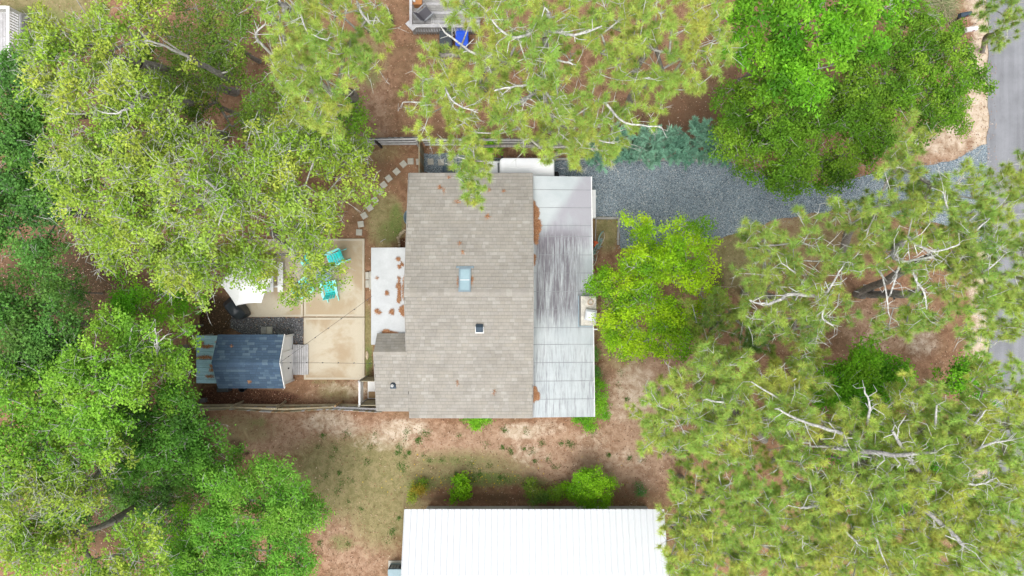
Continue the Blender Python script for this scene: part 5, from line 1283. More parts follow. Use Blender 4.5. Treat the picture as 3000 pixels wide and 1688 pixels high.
def tree(name, label, cat, base_uv, lobes, kind='broad', pal=((.2, .3, .05),), tr=.16, dens=7.0, bf=.28, flat=.55, leaf=.085, per=46, sigma=.17, twigs=4, tw_len=(.22, .5), bare=.25,
         group=None, trunk_f=.75, seed=0, bark=None, lichen=1.0, aspect=.55, up=.9, tipr=.010, needle=.17, need_n=70, sub=0.0, limbs=(), under=0.0):
    r = np.random.default_rng(seed+101)
    if kind == 'pine' and under > 0:
        lobes = list(lobes)+[(u+r.uniform(-20, 20), v+r.uniform(-20, 20), z-r.uniform(1.8, 3.4), rp*.95) for (u, v, z, rp) in lobes if r.uniform() < under and z > 9.5]
    b = P(*base_uv); root = thing(name, (b.x, b.y, 0), label, cat, group)
    NN, par, ntr, tips = skeleton((b.x, b.y, -.05), lobes, dens, bf, flat, trunk_f, tr, r, sub, [tuple(P(*l[0])) for l, _, _ in [(x[0], 0, 0) for x in limbs]])
    n = len(NN); cnt = np.zeros(n); cnt[tips] = 1
    for i in range(n-1, 0, -1): cnt[par[i]] += cnt[i]
    rad = tipr*np.maximum(cnt, .6)**.46; rad[0] = rad[1]*1.15 if n > 1 else tr
    k = tr/max(rad[1], 1e-6); rad = np.where(np.arange(n) < ntr, rad*k, rad*np.clip(k, .5, 1.0))
    ch = np.arange(1, n); p0, p1, r0, r1 = NN[par[ch]], NN[ch], rad[par[ch]], rad[ch]
    r0 = np.minimum(r0, np.where(ch < ntr, 9, r1*1.6))
    bc = np.array((.25, .23, .205)) if bark is None else np.array(bark)
    tm = ch < ntr
    V, F = frusta(p0[tm], p1[tm], r0[tm], r1[tm], 10)
    np_mesh('trunk', V, F, BARK, root, np.tile(bc, (len(V), 1)), smooth=True)
    # twiglets at the tips
    tp = np.repeat(NN[tips], twigs, 0); tpar = np.repeat(NN[par[tips]], twigs, 0)
    fwd = tp-tpar; fwd /= np.linalg.norm(fwd, axis=1, keepdims=True)+1e-9
    dirs = fwd*.7+r.normal(0, .65, tp.shape)+np.array([0, 0, .25]); dirs /= np.linalg.norm(dirs, axis=1, keepdims=True)
    ln = r.uniform(*tw_len, (len(tp), 1)); te = tp+dirs*ln
    te[:, 2] = np.maximum(te[:, 2], .06)
    # bare lichen twigs that stand out of the foliage
    nb_ = int(len(tips)*bare*3); sel = r.choice(len(te), nb_) if nb_ else np.array([], int)
    b0 = te[sel]; 
    if nb_:
        bd = r.normal(0, .8, b0.shape)+np.array([0, 0, .55])+fwd[sel]*.5; bd /= np.linalg.norm(bd, axis=1, keepdims=True)
        b1 = b0+bd*r.uniform(.18, .5, (nb_, 1)); bd2 = bd+r.normal(0, .7, b0.shape); bd2 /= np.linalg.norm(bd2, axis=1, keepdims=True); b2 = b1+bd2*r.uniform(.12, .4, (nb_, 1))
        bd3 = bd+r.normal(0, .8, b0.shape); bd3 /= np.linalg.norm(bd3, axis=1, keepdims=True); b3 = b1+bd3*r.uniform(.12, .35, (nb_, 1))
        b1[:, 2] = np.maximum(b1[:, 2], .08); b2[:, 2] = np.maximum(b2[:, 2], .08); b3[:, 2] = np.maximum(b3[:, 2], .08)
    else: b1 = b2 = b3 = b0
    lm = ~tm
    P0 = np.concatenate([p0[lm], tp, b0, b1, b1]); P1 = np.concatenate([p1[lm], te, b1, b2, b3])
    R0 = np.concatenate([r0[lm], np.full(len(tp), tipr*.8), np.full(len(b0), tipr*.9), np.full(len(b0)*2, tipr*.7)])
    R1 = np.concatenate([r1[lm], np.full(len(tp), tipr*.45), np.full(len(b0), tipr*.5), np.full(len(b0)*2, tipr*.25)])
    V, F = frusta(P0, P1, R0, R1, 5)
    t = np.clip((.055-R0)/.045, 0, 1)[:, None]*lichen
    C = bc*(1-t)+(PALE*t if lichen > .4 else GREY*t); C = C*r.uniform(.75, 1.2, (len(C), 1))
    np_mesh('branches', V, F, BARK, root, np.repeat(C, 10, 0), smooth=True)
    for pts, ra, rb in limbs:                    # big limbs the photograph shows bare
        q = [np.array(P(*p)) for p in pts]; dense = []
        for i in range(len(q)-1):
            p_0 = q[max(i-1, 0)]; p_1, p_2 = q[i], q[i+1]; p_3 = q[min(i+2, len(q)-1)]
            for k2 in range(5):
                t2 = k2/5; dense.append(.5*((2*p_1)+(-p_0+p_2)*t2+(2*p_0-5*p_1+4*p_2-p_3)*t2*t2+(-p_0+3*p_1-3*p_2+p_3)*t2**3))
        dense.append(q[-1]); dense = np.array(dense)+r.normal(0, ra*.25, (len(dense), 3)); nd = len(dense)
        lr = np.linspace(ra, rb, nd); a0, a1, s0, s1 = [dense[:-1]], [dense[1:]], [lr[:-1]], [lr[1:]]
        for i in range(2, nd, 1):
            if r.uniform() < .75:
                dd = dense[i]-dense[i-1]; dd /= np.linalg.norm(dd)+1e-9
                e0 = dense[i]; rr_ = max(lr[i]*.4, .008)
                for _ in range(r.integers(1, 4)):
                    dd = dd*.5+r.normal(0, .6, 3)+np.array([0, 0, .15]); dd /= np.linalg.norm(dd); e1 = e0+dd*r.uniform(.15, .4)
                    a0.append(e0[None]); a1.append(e1[None]); s0.append(np.array([rr_])); s1.append(np.array([rr_*.7])); e0 = e1; rr_ *= .7
        A0, A1, S0, S1 = map(np.concatenate, (a0, a1, s0, s1)); V, F = frusta(A0, A1, S0, S1, 7)
        t3 = np.clip((.075-S0)/.06, 0, 1)[:, None]; C = (np.array((.27, .26, .245))*(1-t3)+PALE*1.1*t3)*r.uniform(.8, 1.15, (len(S0), 1))
        np_mesh('limb', V, F, BARK, root, np.repeat(C, 14, 0), smooth=True)
    # foliage
    cl = te; nc = len(cl)
    if kind == 'pine':
        m = need_n; ax = dirs*.45+np.array([0, 0, .75])+r.normal(0, .25, dirs.shape); ax /= np.linalg.norm(ax, axis=1, keepdims=True)
        A = np.repeat(ax, m, 0); o = np.repeat(cl, m, 0)-np.repeat(dirs, m, 0)*r.uniform(0, .10, (nc*m, 1))
        d = A*.55+r.normal(0, .75, A.shape); d /= np.linalg.norm(d, axis=1, keepdims=True)
        L = r.uniform(needle*.7, needle*1.2, (nc*m, 1)); tip = o+d*L; tip[:, 2] -= .15*L[:, 0]*np.sqrt(np.maximum(0, 1-d[:, 2]**2))
        s, _, _ = ortho_frame(d); wv = s*.0068
        V = np.stack([o-wv, o+wv, tip], 1).reshape(-1, 3); F = np.arange(len(V)).reshape(-1, 3)
        ct = tone_pick(pal, cl, r)*r.uniform(.78, 1.22, (nc, 1)); C = np.repeat(ct, m, 0)*r.uniform(.8, 1.25, (nc*m, 1))
        dead = r.uniform(0, 1, nc*m) < .06; C[dead] = np.array((.40, .24, .07))*r.uniform(.7, 1.2, (dead.sum(), 1))
        np_mesh('crown', V, F, NEEDLE, root, np.repeat(C, 3, 0))
    elif kind == 'feather':
        m = per; A = np.repeat(dirs, m, 0); f = r.uniform(-.25, 1.0, (nc*m, 1)); o = np.repeat(tp, m, 0)+np.repeat(te-tp, m, 0)*f
        d = A*.8+r.normal(0, .55, A.shape); d /= np.linalg.norm(d, axis=1, keepdims=True)
        L = r.uniform(leaf*.6, leaf*1.3, (nc*m, 1)); s, _, _ = ortho_frame(d); wv = s*leaf*.13
        V = np.stack([o-wv, o+wv, o+d*L], 1).reshape(-1, 3); V[:, 2] = np.maximum(V[:, 2], .03); F = np.arange(len(V)).reshape(-1, 3)
        ct = tone_pick(pal, cl, r)*r.uniform(.75, 1.25, (nc, 1)); C = np.repeat(ct, m, 0)*r.uniform(.8, 1.2, (nc*m, 1))
        np_mesh('crown', V, F, LEAF, root, np.repeat(C, 3, 0))
    else:
        m = per; o = np.repeat(cl, m, 0)+r.normal(0, 1, (nc*m, 3))*np.array([sigma, sigma, sigma*.6])
        o[:, 2] = np.maximum(o[:, 2], .05)
        nrm = r.normal(0, .55, o.shape)+np.array([0, 0, up]); t_, b_, _ = ortho_frame(nrm); a = r.uniform(0, 6.283, (len(o), 1))
        ld = t_*np.cos(a)+b_*np.sin(a); ls = -t_*np.sin(a)+b_*np.cos(a)
        L = r.uniform(leaf*.65, leaf*1.25, (len(o), 1)); W_ = L*aspect*.5
        V = np.stack([o-ld*L*.5, o+ls*W_+ld*L*.05, o+ld*L*.5, o-ls*W_+ld*L*.05], 1).reshape(-1, 3); F = np.arange(len(V)).reshape(-1, 4)
        ct = tone_pick(pal, cl, r)*r.uniform(.82, 1.18, (nc, 1)); C = np.repeat(ct, m, 0)*r.uniform(.78, 1.25, (nc*m, 1))
        np_mesh('crown', V, F, LEAF, root, np.repeat(C, 4, 0))
    return root

OAK = ((0.28, 0.45, 0.05), (0.38, 0.53, 0.1), (0.2, 0.37, 0.04), (0.33, 0.46, 0.06), (0.46, 0.52, 0.085))
OAKMID = ((0.17, 0.3, 0.045), (0.22, 0.36, 0.055), (0.13, 0.24, 0.04), (0.27, 0.38, 0.06))
DARK = ((0.1, 0.26, 0.05), (0.14, 0.33, 0.065), (0.19, 0.38, 0.07), (0.075, 0.19, 0.045))
BRIGHT = ((0.14, 0.42, 0.022), (0.22, 0.53, 0.03), (0.09, 0.3, 0.02), (0.29, 0.55, 0.04))
FRESH = ((0.18, 0.41, 0.04), (0.27, 0.51, 0.055), (0.13, 0.31, 0.035), (0.34, 0.54, 0.065))
GUM = ((0.145, 0.42, 0.022), (0.23, 0.53, 0.032), (0.095, 0.3, 0.018), (0.065, 0.2, 0.015), (0.29, 0.57, 0.04))
LIVEOAK = ((0.125, 0.285, 0.022), (0.19, 0.38, 0.03), (0.085, 0.2, 0.02), (0.25, 0.42, 0.04))
MAG = ((0.3, 0.54, 0.016), (0.43, 0.66, 0.022), (0.18, 0.41, 0.016), (0.11, 0.28, 0.018), (0.5, 0.69, 0.028))
PINE = ((0.36, 0.51, 0.1), (0.46, 0.56, 0.12), (0.26, 0.42, 0.085), (0.5, 0.53, 0.11), (0.3, 0.48, 0.1))
PINEDK = ((0.17, 0.31, 0.07), (0.24, 0.38, 0.08), (0.34, 0.42, 0.085), (0.13, 0.25, 0.065), (0.3, 0.37, 0.065))
CEDAR = ((0.18, 0.37, 0.26), (0.25, 0.46, 0.33), (0.13, 0.3, 0.21), (0.31, 0.5, 0.36))
SHRUB = ((0.2, 0.45, 0.015), (0.28, 0.54, 0.02), (0.13, 0.33, 0.015))
g_oak = 'pale oaks north-west of the patio'; g_pine = 'tall pines around the yard'
common = dict(kind='broad', pal=OAK, leaf=.118, per=30, bare=.8, twigs=3, sub=2.6, dens=6.5, sigma=.13, tipr=.011, lichen=1.0)
tree('oak_tree', 'pale oak with bare lichened twigs beside the pale deck', 'tree', (690, 270), [(250, 60, 9, 110), (400, 70, 9, 110), (170, 190, 9, 95), (290, 220, 9, 100), (200, 110, 9, 80)], seed=1, limbs=[([(695,243,4),(640,215,6),(552,166,8.4)],.15,.09),([(552,166,8.4),(470,130,9.6),(420,120,10)],.06,.02)], tr=.19, **common)
tree('oak_tree', 'pale oak with thick curved limbs reaching toward the dark trees', 'tree', (660, 400), [(300, 310, 9, 120), (390, 330, 9.5, 110), (210, 330, 8.5, 80), (330, 410, 8.5, 110), (470, 300, 8, 80), (190, 260, 8.5, 60)], seed=2, limbs=[([(560,300,6),(460,284,8.6),(379,301,9.9)],.13,.06),([(379,301,9.9),(330,280,10.2)],.05,.015),([(390,310,10),(350,330,10.2),(300,330,10.3)],.05,.015)], tr=.20, **common)
tree('oak_tree', 'broad pale oak spreading toward the leafy clearing', 'tree', (720, 620), [(240, 520, 9, 110), (370, 510, 9, 120), (250, 590, 8.5, 65), (340, 640, 8.5, 85), (460, 600, 9, 110), (170, 480, 8, 60), (400, 450, 8.5, 80)], seed=3, tr=.22, **common)
tree('oak_tree', 'pale oak crowned with a dense tangle of silver twigs', 'tree', (860, 610), [(580, 540, 9.5, 120), (700, 490, 9, 110), (610, 640, 9, 100), (710, 600, 9, 110), (500, 470, 8.5, 90), (560, 440, 8, 80)], seed=4, limbs=[([(640,560,10),(590,520,10.6),(540,510,10.8)],.05,.015),([(660,600,10),(640,660,10.3)],.04,.012)], tr=.21, **{**common, 'bare': 1.4})
tree('oak_tree', 'pale oak leaning over the stepping stone path', 'tree', (960, 520), [(850, 470, 8.5, 110), (950, 440, 7.5, 80), (1020, 490, 7, 60), (900, 560, 8, 90), (980, 560, 7, 70), (1040, 450, 6.5, 40), (880, 390, 6.5, 80), (1050, 530, 6.5, 40)], seed=5, tr=.17, **common)
tree('oak_tree', 'pale oak overhanging the clearing and the bright shrub', 'tree', (640, 780), [(420, 720, 7.5, 120), (540, 740, 7.5, 110), (345, 750, 7.2, 45), (590, 790, 7, 60), (480, 790, 7.2, 80), (575, 850, 6.5, 42), (340, 700, 7.5, 70)], seed=6, tr=.17, **common)
tree('oak_tree', 'pale oak overhanging the white umbrella and turquoise chairs', 'tree', (800, 685), [(740, 720, 6.5, 105), (850, 650, 7, 100), (900, 720, 6, 75), (745, 785, 5.5, 42), (790, 770, 5, 24), (910, 790, 4.6, 58), (880, 835, 4.4, 48), (960, 800, 4.4, 36), (960, 640, 6, 50), (680, 690, 6.5, 62)], seed=7, tr=.16, **common)
mid = dict(kind='broad', pal=OAKMID, leaf=.105, per=28, bare=.12, lichen=.8, dens=6, twigs=3, sub=2.0, sigma=.14)
tree('understory_tree', 'olive green understory tree between the pine and the pale oaks', 'tree', (760, 180), [(560, 50, 5.5, 120), (680, 110, 5.5, 120), (700, 20, 6, 110), (610, 190, 5, 110)], seed=11, tr=.10, **mid)
tree('understory_tree', 'olive green understory tree behind the oak with curved limbs', 'tree', (760, 360), [(640, 290, 4.5, 130), (760, 300, 4.5, 110), (540, 250, 4.5, 110), (560, 380, 5, 110)], seed=12, tr=.10, **mid)
tree('understory_tree', 'fresh green understory tree beside the grey fence end', 'tree', (900, 380), [(840, 360, 4, 90), (890, 300, 4, 80), (760, 400, 4, 90), (990, 340, 3.4, 60), (1050, 330, 3, 40), (920, 400, 3.8, 70), (1020, 390, 3, 45)], seed=13, tr=.08, **{**mid, 'pal': FRESH})
tree('understory_tree', 'sparse olive sapling under the pale oaks near the deck', 'tree', (480, 230), [(430, 200, 4, 110), (480, 130, 4, 80), (360, 150, 4, 80)], seed=14, tr=.06, **mid)
dk_ = dict(kind='broad', pal=DARK, leaf=.12, per=34, bare=.10, twigs=3, sub=3.2, dens=7, sigma=.14, lichen=.8)
tree('dark_tree', 'dark green tree shading the pale deck', 'tree', (330, 330), [(60, 235, 7, 72), (20, 310, 7.5, 105), (100, 350, 7, 70), (80, 440, 7, 90), (10, 430, 7.5, 90), (10, 210, 6.5, 50)], seed=21, tr=.16, **dk_)
tree('dark_tree', 'dark green tree beside the leafy clearing', 'tree', (360, 640), [(90, 590, 7, 120), (180, 600, 6.5, 70), (60, 700, 7, 100), (130, 740, 6.5, 75), (30, 560, 7, 90), (180, 530, 6.5, 70)], seed=22, tr=.16, **dk_)
tree('dark_tree', 'dark green tree south of the clearing', 'tree', (360, 950), [(40, 890, 7, 110), (130, 960, 6.5, 110), (40, 1010, 7, 110), (210, 1010, 6, 80), (130, 870, 6, 70)], seed=23, tr=.15, **{**dk_, 'pal': DARK+((.13, .24, .05),)})
tree('bright_shrub', 'bright green shrub at the edge of the leafy clearing', 'shrub', (470, 860), [(390, 840, 3, 60), (460, 870, 3, 70), (520, 840, 3, 55), (400, 900, 2.8, 60), (550, 880, 2.8, 45)], seed=24, pal=BRIGHT, tr=.05, leaf=.105, per=60, bare=.08)
fresh = dict(kind='broad', pal=FRESH, leaf=.118, per=32, bare=.22, twigs=3, sub=2.6, dens=6.5, sigma=.13, lichen=1.0)
tree('green_tree', 'fresh green tree with white forked branches behind the light blue lean-to', 'tree', (560, 1010), [(430, 960, 6.5, 100), (330, 970, 6.5, 70), (500, 1010, 6, 65), (430, 1090, 6.5, 100), (515, 1100, 5.5, 52), (350, 1060, 6, 80), (520, 1160, 5, 48)], seed=31, limbs=[([(455,1080,6.6),(460,1010,7.5),(455,960,7.9)],.06,.02),([(455,1010,7.5),(490,980,7.8)],.035,.012),([(380,1010,7.2),(385,960,7.6)],.035,.012)], tr=.14, **fresh)
tree('green_tree', 'tall fresh green tree with silver branch tips among the dark trees', 'tree', (430, 1110), [(270, 1090, 8, 110), (350, 1170, 8, 110), (180, 1150, 8, 100), (240, 1210, 7.5, 100), (300, 1260, 7.5, 80)], seed=32, tr=.17, **fresh)
tree('green_tree', 'yellow green tree at the wood edge', 'tree', (330, 1200), [(70, 1230, 8, 110), (140, 1290, 7.5, 90), (40, 1310, 8, 90), (170, 1220, 7.5, 70), (60, 1130, 7, 90)], seed=33, tr=.16, **{**fresh, 'bare': .15})
tree('deep_green_tree', 'deep green bushy tree west of the bare lawn', 'tree', (600, 1225), [(520, 1220, 5, 90), (580, 1270, 4.5, 80), (500, 1310, 5, 90), (600, 1330, 4, 70), (650, 1330, 3.5, 45), (430, 1260, 5, 80), (560, 1380, 4, 80), (450, 1350, 4.5, 80)], seed=34, tr=.12, pal=((.075, .22, .028), (.12, .31, .04), (.17, .38, .05), (.06, .16, .025)), leaf=.115, per=34, bare=.05, twigs=3, sub=3.2, dens=7, sigma=.14)
tree('oak_tree', 'pale oak with bare antler-like branches in the wood', 'tree', (420, 1300), [(150, 1440, 8, 120), (70, 1390, 8, 70), (250, 1400, 8, 90), (290, 1340, 7.5, 80), (200, 1350, 7.5, 70), (320, 1430, 7, 60)], seed=35, tr=.17, **{**common, 'bare': 1.2})
tree('oak_tree', 'pale oak with silver twigs beyond the deep green thicket', 'tree', (480, 1420), [(80, 1600, 8, 120), (200, 1640, 8, 100), (330, 1590, 8, 90), (420, 1560, 7.5, 70), (30, 1520, 8, 80), (140, 1540, 7.5, 80), (330, 1660, 8, 80), (420, 1650, 7.5, 70)], seed=36, tr=.17, **{**common, 'pal': OAK+FRESH[:2]})
tree('thicket_shrub', 'tangled dark green thicket shrub below the antler-branched oak', 'shrub', (520, 1400), [(470, 1430, 3, 80), (540, 1470, 3, 80), (420, 1480, 3, 70), (500, 1540, 3, 70), (390, 1380, 3, 70), (350, 1470, 3, 70)], seed=37, tr=.06, pal=DARK+(OAKMID[0],), leaf=.11, per=32, bare=.3, lichen=.7, twigs=3, sub=3, dens=7, sigma=.14)
tree('willow_tree', 'feathery mid green tree south of the lawn beside the bare ground', 'tree', (860, 1440), [(730, 1410, 5, 80), (800, 1380, 4.5, 60), (820, 1460, 5, 90), (700, 1510, 5.5, 100), (840, 1550, 5, 80), (640, 1600, 5.5, 90), (760, 1620, 5.5, 90), (900, 1480, 4.2, 45), (890, 1640, 4.5, 60), (680, 1440, 5, 60), (590, 1660, 5.5, 80), (700, 1680, 5.5, 90), (830, 1670, 5, 70)], seed=38, tr=.15, pal=((.14, .37, .04), (.20, .46, .055), (.27, .50, .065), (.10, .28, .035)), leaf=.14, aspect=.32, per=44, bare=.08, twigs=3, sub=3.4, dens=7, sigma=.15)
tree('understory_tree', 'mid green sapling between the willow-like tree and the pale oak', 'tree', (620, 1480), [(560, 1560, 4.5, 70), (500, 1620, 5, 80), (480, 1670, 5, 70), (580, 1500, 4, 50)], seed=39, tr=.08, **{**mid, 'pal': BRIGHT})
tree('sapling', 'thin sapling rising among leaves in the shady clearing', 'tree', (300, 860), [(190, 850, 3, 55), (250, 890, 3, 45), (160, 830, 2.5, 50)], seed=40, tr=.04, **{**mid, 'pal': DARK})
tree('dark_tree', 'dark green tree deep in the wood behind the yellow green tree', 'tree', (250, 1100), [(20, 1090, 6, 70), (110, 1090, 5.5, 80), (200, 1090, 5, 70), (380, 1190, 4.5, 80), (30, 1470, 5, 70), (230, 1500, 5, 80), (150, 1330, 5, 70)], seed=41, tr=.12, **dk_)

# right-hand broadleaf trees
tree('sweetgum_tree', 'vivid green broadleaf tree rising above the olive live oaks', 'tree', (2170, 240), [(2170, 50, 9, 75), (2290, 50, 10, 110), (2430, 40, 10, 115), (2540, 70, 9, 85), (2260, 160, 9, 90), (2380, 180, 9, 100), (2330, 250, 8.5, 80), (2160, 130, 8.5, 50), (2430, 120, 9.5, 80), (2600, 30, 8.5, 60), (2280, 240, 8.5, 60), (2170, 180, 8, 30)], seed=51, tr=.19, pal=GUM, leaf=.16, aspect=.42, per=40, bare=.03, twigs=3, sub=2.2, dens=6.5, sigma=.14, kind='broad')
lo = dict(kind='broad', pal=LIVEOAK, leaf=.105, per=42, bare=.10, lichen=.75, sigma=.12, twigs=3, sub=3.2, dens=7)
tree('live_oak', 'broad olive live oak overhanging the gravel driveway', 'tree', (2300, 430), [(2180, 360, 5, 90), (2290, 330, 6, 110), (2170, 440, 5, 65), (2310, 440, 6, 120), (2440, 400, 6, 120), (2240, 500, 5, 50), (2320, 510, 5, 45), (2410, 490, 5, 55), (2520, 420, 5.5, 80), (2130, 400, 4, 40), (2150, 290, 4, 50), (2480, 300, 6, 90), (2390, 310, 5.5, 80)], seed=52, tr=.2, **lo)
tree('live_oak', 'olive live oak between the mailboxes and the vivid green tree', 'tree', (2520, 290), [(2590, 300, 6, 100), (2690, 330, 5.5, 85), (2760, 260, 5.5, 90), (2700, 190, 5.5, 100), (2620, 190, 5, 90), (2740, 120, 5, 70), (2680, 90, 5, 80), (2570, 380, 5.5, 70), (2820, 210, 5, 40), (2860, 240, 4.8, 30), (2530, 230, 5, 70), (2790, 330, 5, 45), (2640, 60, 4.5, 50)], seed=53, tr=.18, **lo)
mg = dict(kind='broad', pal=MAG, leaf=.10, aspect=.5, per=46, bare=.08, lichen=.8, sigma=.12, dens=7, twigs=3, sub=3.2)
tree('bright_green_tree', 'vivid yellow green tree beside the stained white roof', 'tree', (1860, 850), [(1890, 670, 4.5, 60), (1990, 680, 5, 55), (2050, 740, 4.8, 45), (1960, 740, 5.2, 90), (1885, 750, 4.5, 60), (1845, 800, 4.5, 58), (1910, 810, 5.5, 85), (2010, 830, 5.2, 60), (1785, 850, 4.5, 38), (1765, 815, 4.4, 34), (1830, 925, 4.7, 62), (1815, 870, 4.8, 50), (1850, 960, 4.8, 75), (1960, 900, 4.6, 70), (1985, 955, 5, 72), (2060, 880, 4.6, 36), (1930, 960, 4.6, 60), (1880, 1005, 4.2, 40), (2050, 930, 4.6, 35)], seed=54, tr=.14, **mg)
for i, (u, v, rp, lb) in enumerate(((1760, 440, 44, 'blue green cedar at the fence end of the driveway hedge'), (1830, 425, 46, 'second blue green cedar from the fence in the driveway hedge'), (1905, 425, 48, 'middle blue green cedar of the driveway hedge'), (1975, 430, 48, 'second blue green cedar from the live oak in the driveway hedge'), (2055, 425, 44, 'tall blue green cedar of the hedge next to the live oak'), (2110, 450, 36, 'small blue green cedar tucked under the live oak'))):
    z = 2.0
    lb_ = [(u, v, z, rp), (u-rp*.5, v+rp*.35, z*.7, rp*.6), (u+rp*.5, v+rp*.4, z*.7, rp*.6), (u, v-rp*.45, z*1.2, rp*.55)]
    if i == 4: lb_.append((2050, 370, 2.6, 26))
    tree('cedar_shrub', lb, 'shrub', (1500+(u-1500)*.95, v+14), lb_, kind='feather', pal=CEDAR, tr=.05, dens=36, flat=.8, leaf=.17, per=60, tw_len=(.2, .42), bare=.05, lichen=.3, trunk_f=.9, seed=60+i, group='cedars of the driveway hedge')
bb_ = dict(kind='broad', pal=BRIGHT, leaf=.12, per=40, bare=.03, twigs=3, sub=3.4, dens=7, sigma=.14)
tree('understory_tree', 'vivid green understory tree under the bottom right pines', 'tree', (2400, 1090), [(2430, 1100, 4, 75), (2520, 1080, 4, 70), (2490, 1160, 4, 85), (2440, 1190, 3.8, 65), (2540, 1210, 4, 75), (2580, 1140, 4, 70), (2490, 1120, 4.4, 60), (2400, 1140, 3.6, 45), (2600, 1080, 3.8, 45)], seed=71, tr=.07, **bb_)
tree('understory_tree', 'vivid green understory tree at the edge of the road', 'tree', (2720, 1120), [(2840, 1130, 4, 60), (2870, 1180, 4, 50), (2800, 1110, 3.6, 50), (2860, 1090, 3.5, 35)], seed=72, tr=.06, **bb_)
tree('understory_tree', 'green understory shrub deep beneath the forked pine', 'shrub', (2400, 1330), [(2460, 1390, 3, 70), (2560, 1340, 3, 80), (2640, 1260, 3, 70), (2600, 1460, 3, 70), (2700, 1330, 3, 70), (2840, 1480, 3, 80), (2760, 1420, 3, 60)], seed=73, tr=.06, **bb_)

# pines
pn = dict(kind='pine', pal=PINE, tr=.17, dens=13.0, flat=.55, twigs=5, tw_len=(.15, .45), bare=.25, bf=.22, tipr=.011, trunk_f=.8, group=g_pine, need_n=80, needle=.20, under=.55)
tree('pine_tree', 'tall pine with pale curved limbs left of the weathered deck', 'tree', (1040, 320), [(850, 50, 13, 70), (960, 60, 13, 80), (900, 160, 13, 100), (1000, 200, 12.5, 90), (950, 290, 12, 80), (990, 360, 11.5, 55), (880, 230, 12.5, 60), (1040, 150, 12, 55), (1010, 20, 12.5, 70), (1090, 50, 12, 45), (1110, 85, 12, 30), (830, 190, 12.5, 40)], seed=81, limbs=[([(847,143,11),(820,77,12.5),(785,35,13.5)],.075,.04),([(905,125,10),(854,58,12.5),(816,6,13.5)],.13,.07),([(823,185,12),(758,120,13),(750,97,13.3),(777,70,13.5)],.05,.02),([(1105,93,12.3),(1067,46,12.6),(1044,4,13)],.05,.03),([(880,30,13.4),(900,90,13.6),(960,120,13.6)],.03,.012)], **pn)
tree('pine_tree', 'tall pine whose bare trunk stands beside the blue recycling bin', 'tree', (1452, 205), [(1330, 180, 12, 60), (1280, 150, 11.5, 40), (1420, 50, 13, 80), (1370, 30, 12.5, 60), (1250, 270, 12, 55), (1340, 270, 12, 70), (1460, 200, 13, 70), (1510, 60, 14, 90), (1590, 120, 14, 90), (1490, 290, 12, 60), (1230, 350, 10.5, 38), (1650, 40, 13, 70), (1400, 250, 12, 50)], seed=82, limbs=[([(1500,180,12.6),(1430,166,12.9),(1376,151,13),(1295,87,13.2)],.06,.025),([(1560,95,14.3),(1500,110,14.6),(1440,60,14.8)],.05,.02),([(1300,250,12.5),(1330,300,12.7),(1400,330,12.8)],.04,.015),([(1250,300,12.4),(1180,300,12.4)],.03,.012)], **{**pn, 'bare': 0.36})
tree('pine_tree', 'tall pine with a silver branch fan reaching over the car and the house roof', 'tree', (1585, 395), [(1600, 280, 13, 80), (1500, 370, 11, 75), (1650, 360, 11.5, 85), (1440, 350, 11, 70), (1740, 270, 12, 65), (1720, 370, 11, 70), (1800, 390, 10.5, 65), (1860, 340, 11, 55), (1350, 340, 11, 55), (1340, 420, 10, 55), (1400, 440, 10, 45), (1370, 490, 9, 42), (1400, 470, 9, 38), (1390, 545, 9, 26), (1395, 580, 9, 22), (1590, 425, 10, 40), (1680, 440, 10, 36), (1770, 435, 10, 26), (1560, 190, 13, 60), (1640, 200, 12.5, 70), (1422, 488, 9, 20)], seed=83, limbs=[([(1589,247,12.2),(1550,285,12.8),(1500,305,13)],.075,.05),([(1589,247,12.4),(1530,250,13.4),(1450,265,13.6)],.05,.02),([(1604,178,12.5),(1597,120,13.5),(1608,40,14.5)],.10,.06),([(1589,250,12.6),(1615,180,13.6),(1680,190,13.9)],.05,.02),([(1610,90,14.2),(1685,102,14.4),(1763,77,14.5)],.05,.02),([(1770,297,11.6),(1832,359,11.8),(1937,371,12)],.045,.015),([(1709,328,11.4),(1728,398,11.2),(1800,421,11)],.045,.015),([(1855,236,12.4),(1906,228,12.5)],.035,.02),([(1589,250,12.6),(1620,300,13),(1635,320,13)],.035,.012)], **{**pn, 'bare': 0.24, 'dens': 11})
tree('pine_tree', 'dense pine between the deck and the vivid green tree', 'tree', (1830, 330), [(1740, 50, 13, 90), (1870, 70, 13, 100), (1990, 50, 13, 90), (2070, 140, 12, 70), (1840, 190, 12, 75), (1990, 200, 12, 80), (1930, 280, 11, 55), (2060, 210, 12, 55), (1760, 160, 12, 60), (2060, 40, 12.5, 60), (1980, 260, 11.5, 45), (1880, 250, 11.5, 45)], seed=84, **{**pn, 'bare': 0.14})
pdk = {**pn, 'pal': PINE[:3]+PINEDK[:3]}
tree('pine_tree', 'pine with a long bare silver limb beyond the vivid yellow green tree', 'tree', (2180, 860), [(2270, 740, 12, 80), (2350, 690, 12, 60), (2250, 860, 11, 80), (2320, 950, 11, 85), (2210, 790, 11.5, 55), (2390, 850, 12, 75), (2230, 930, 11, 55), (2350, 1030, 10.5, 60), (2200, 690, 11, 40), (2450, 760, 12, 60), (2420, 930, 11.5, 60)], seed=85, limbs=[([(2416,868,12.2),(2320,864,12.3),(2250,891,12.3),(2200,880,12.3)],.075,.02),([(2416,868,12.3),(2440,830,12.6),(2470,780,12.8)],.05,.015),([(2420,880,12),(2410,930,12),(2440,955,12)],.035,.012),([(2330,800,12.4),(2290,770,12.5)],.03,.012)], **{**pdk, 'bare': 0.36})
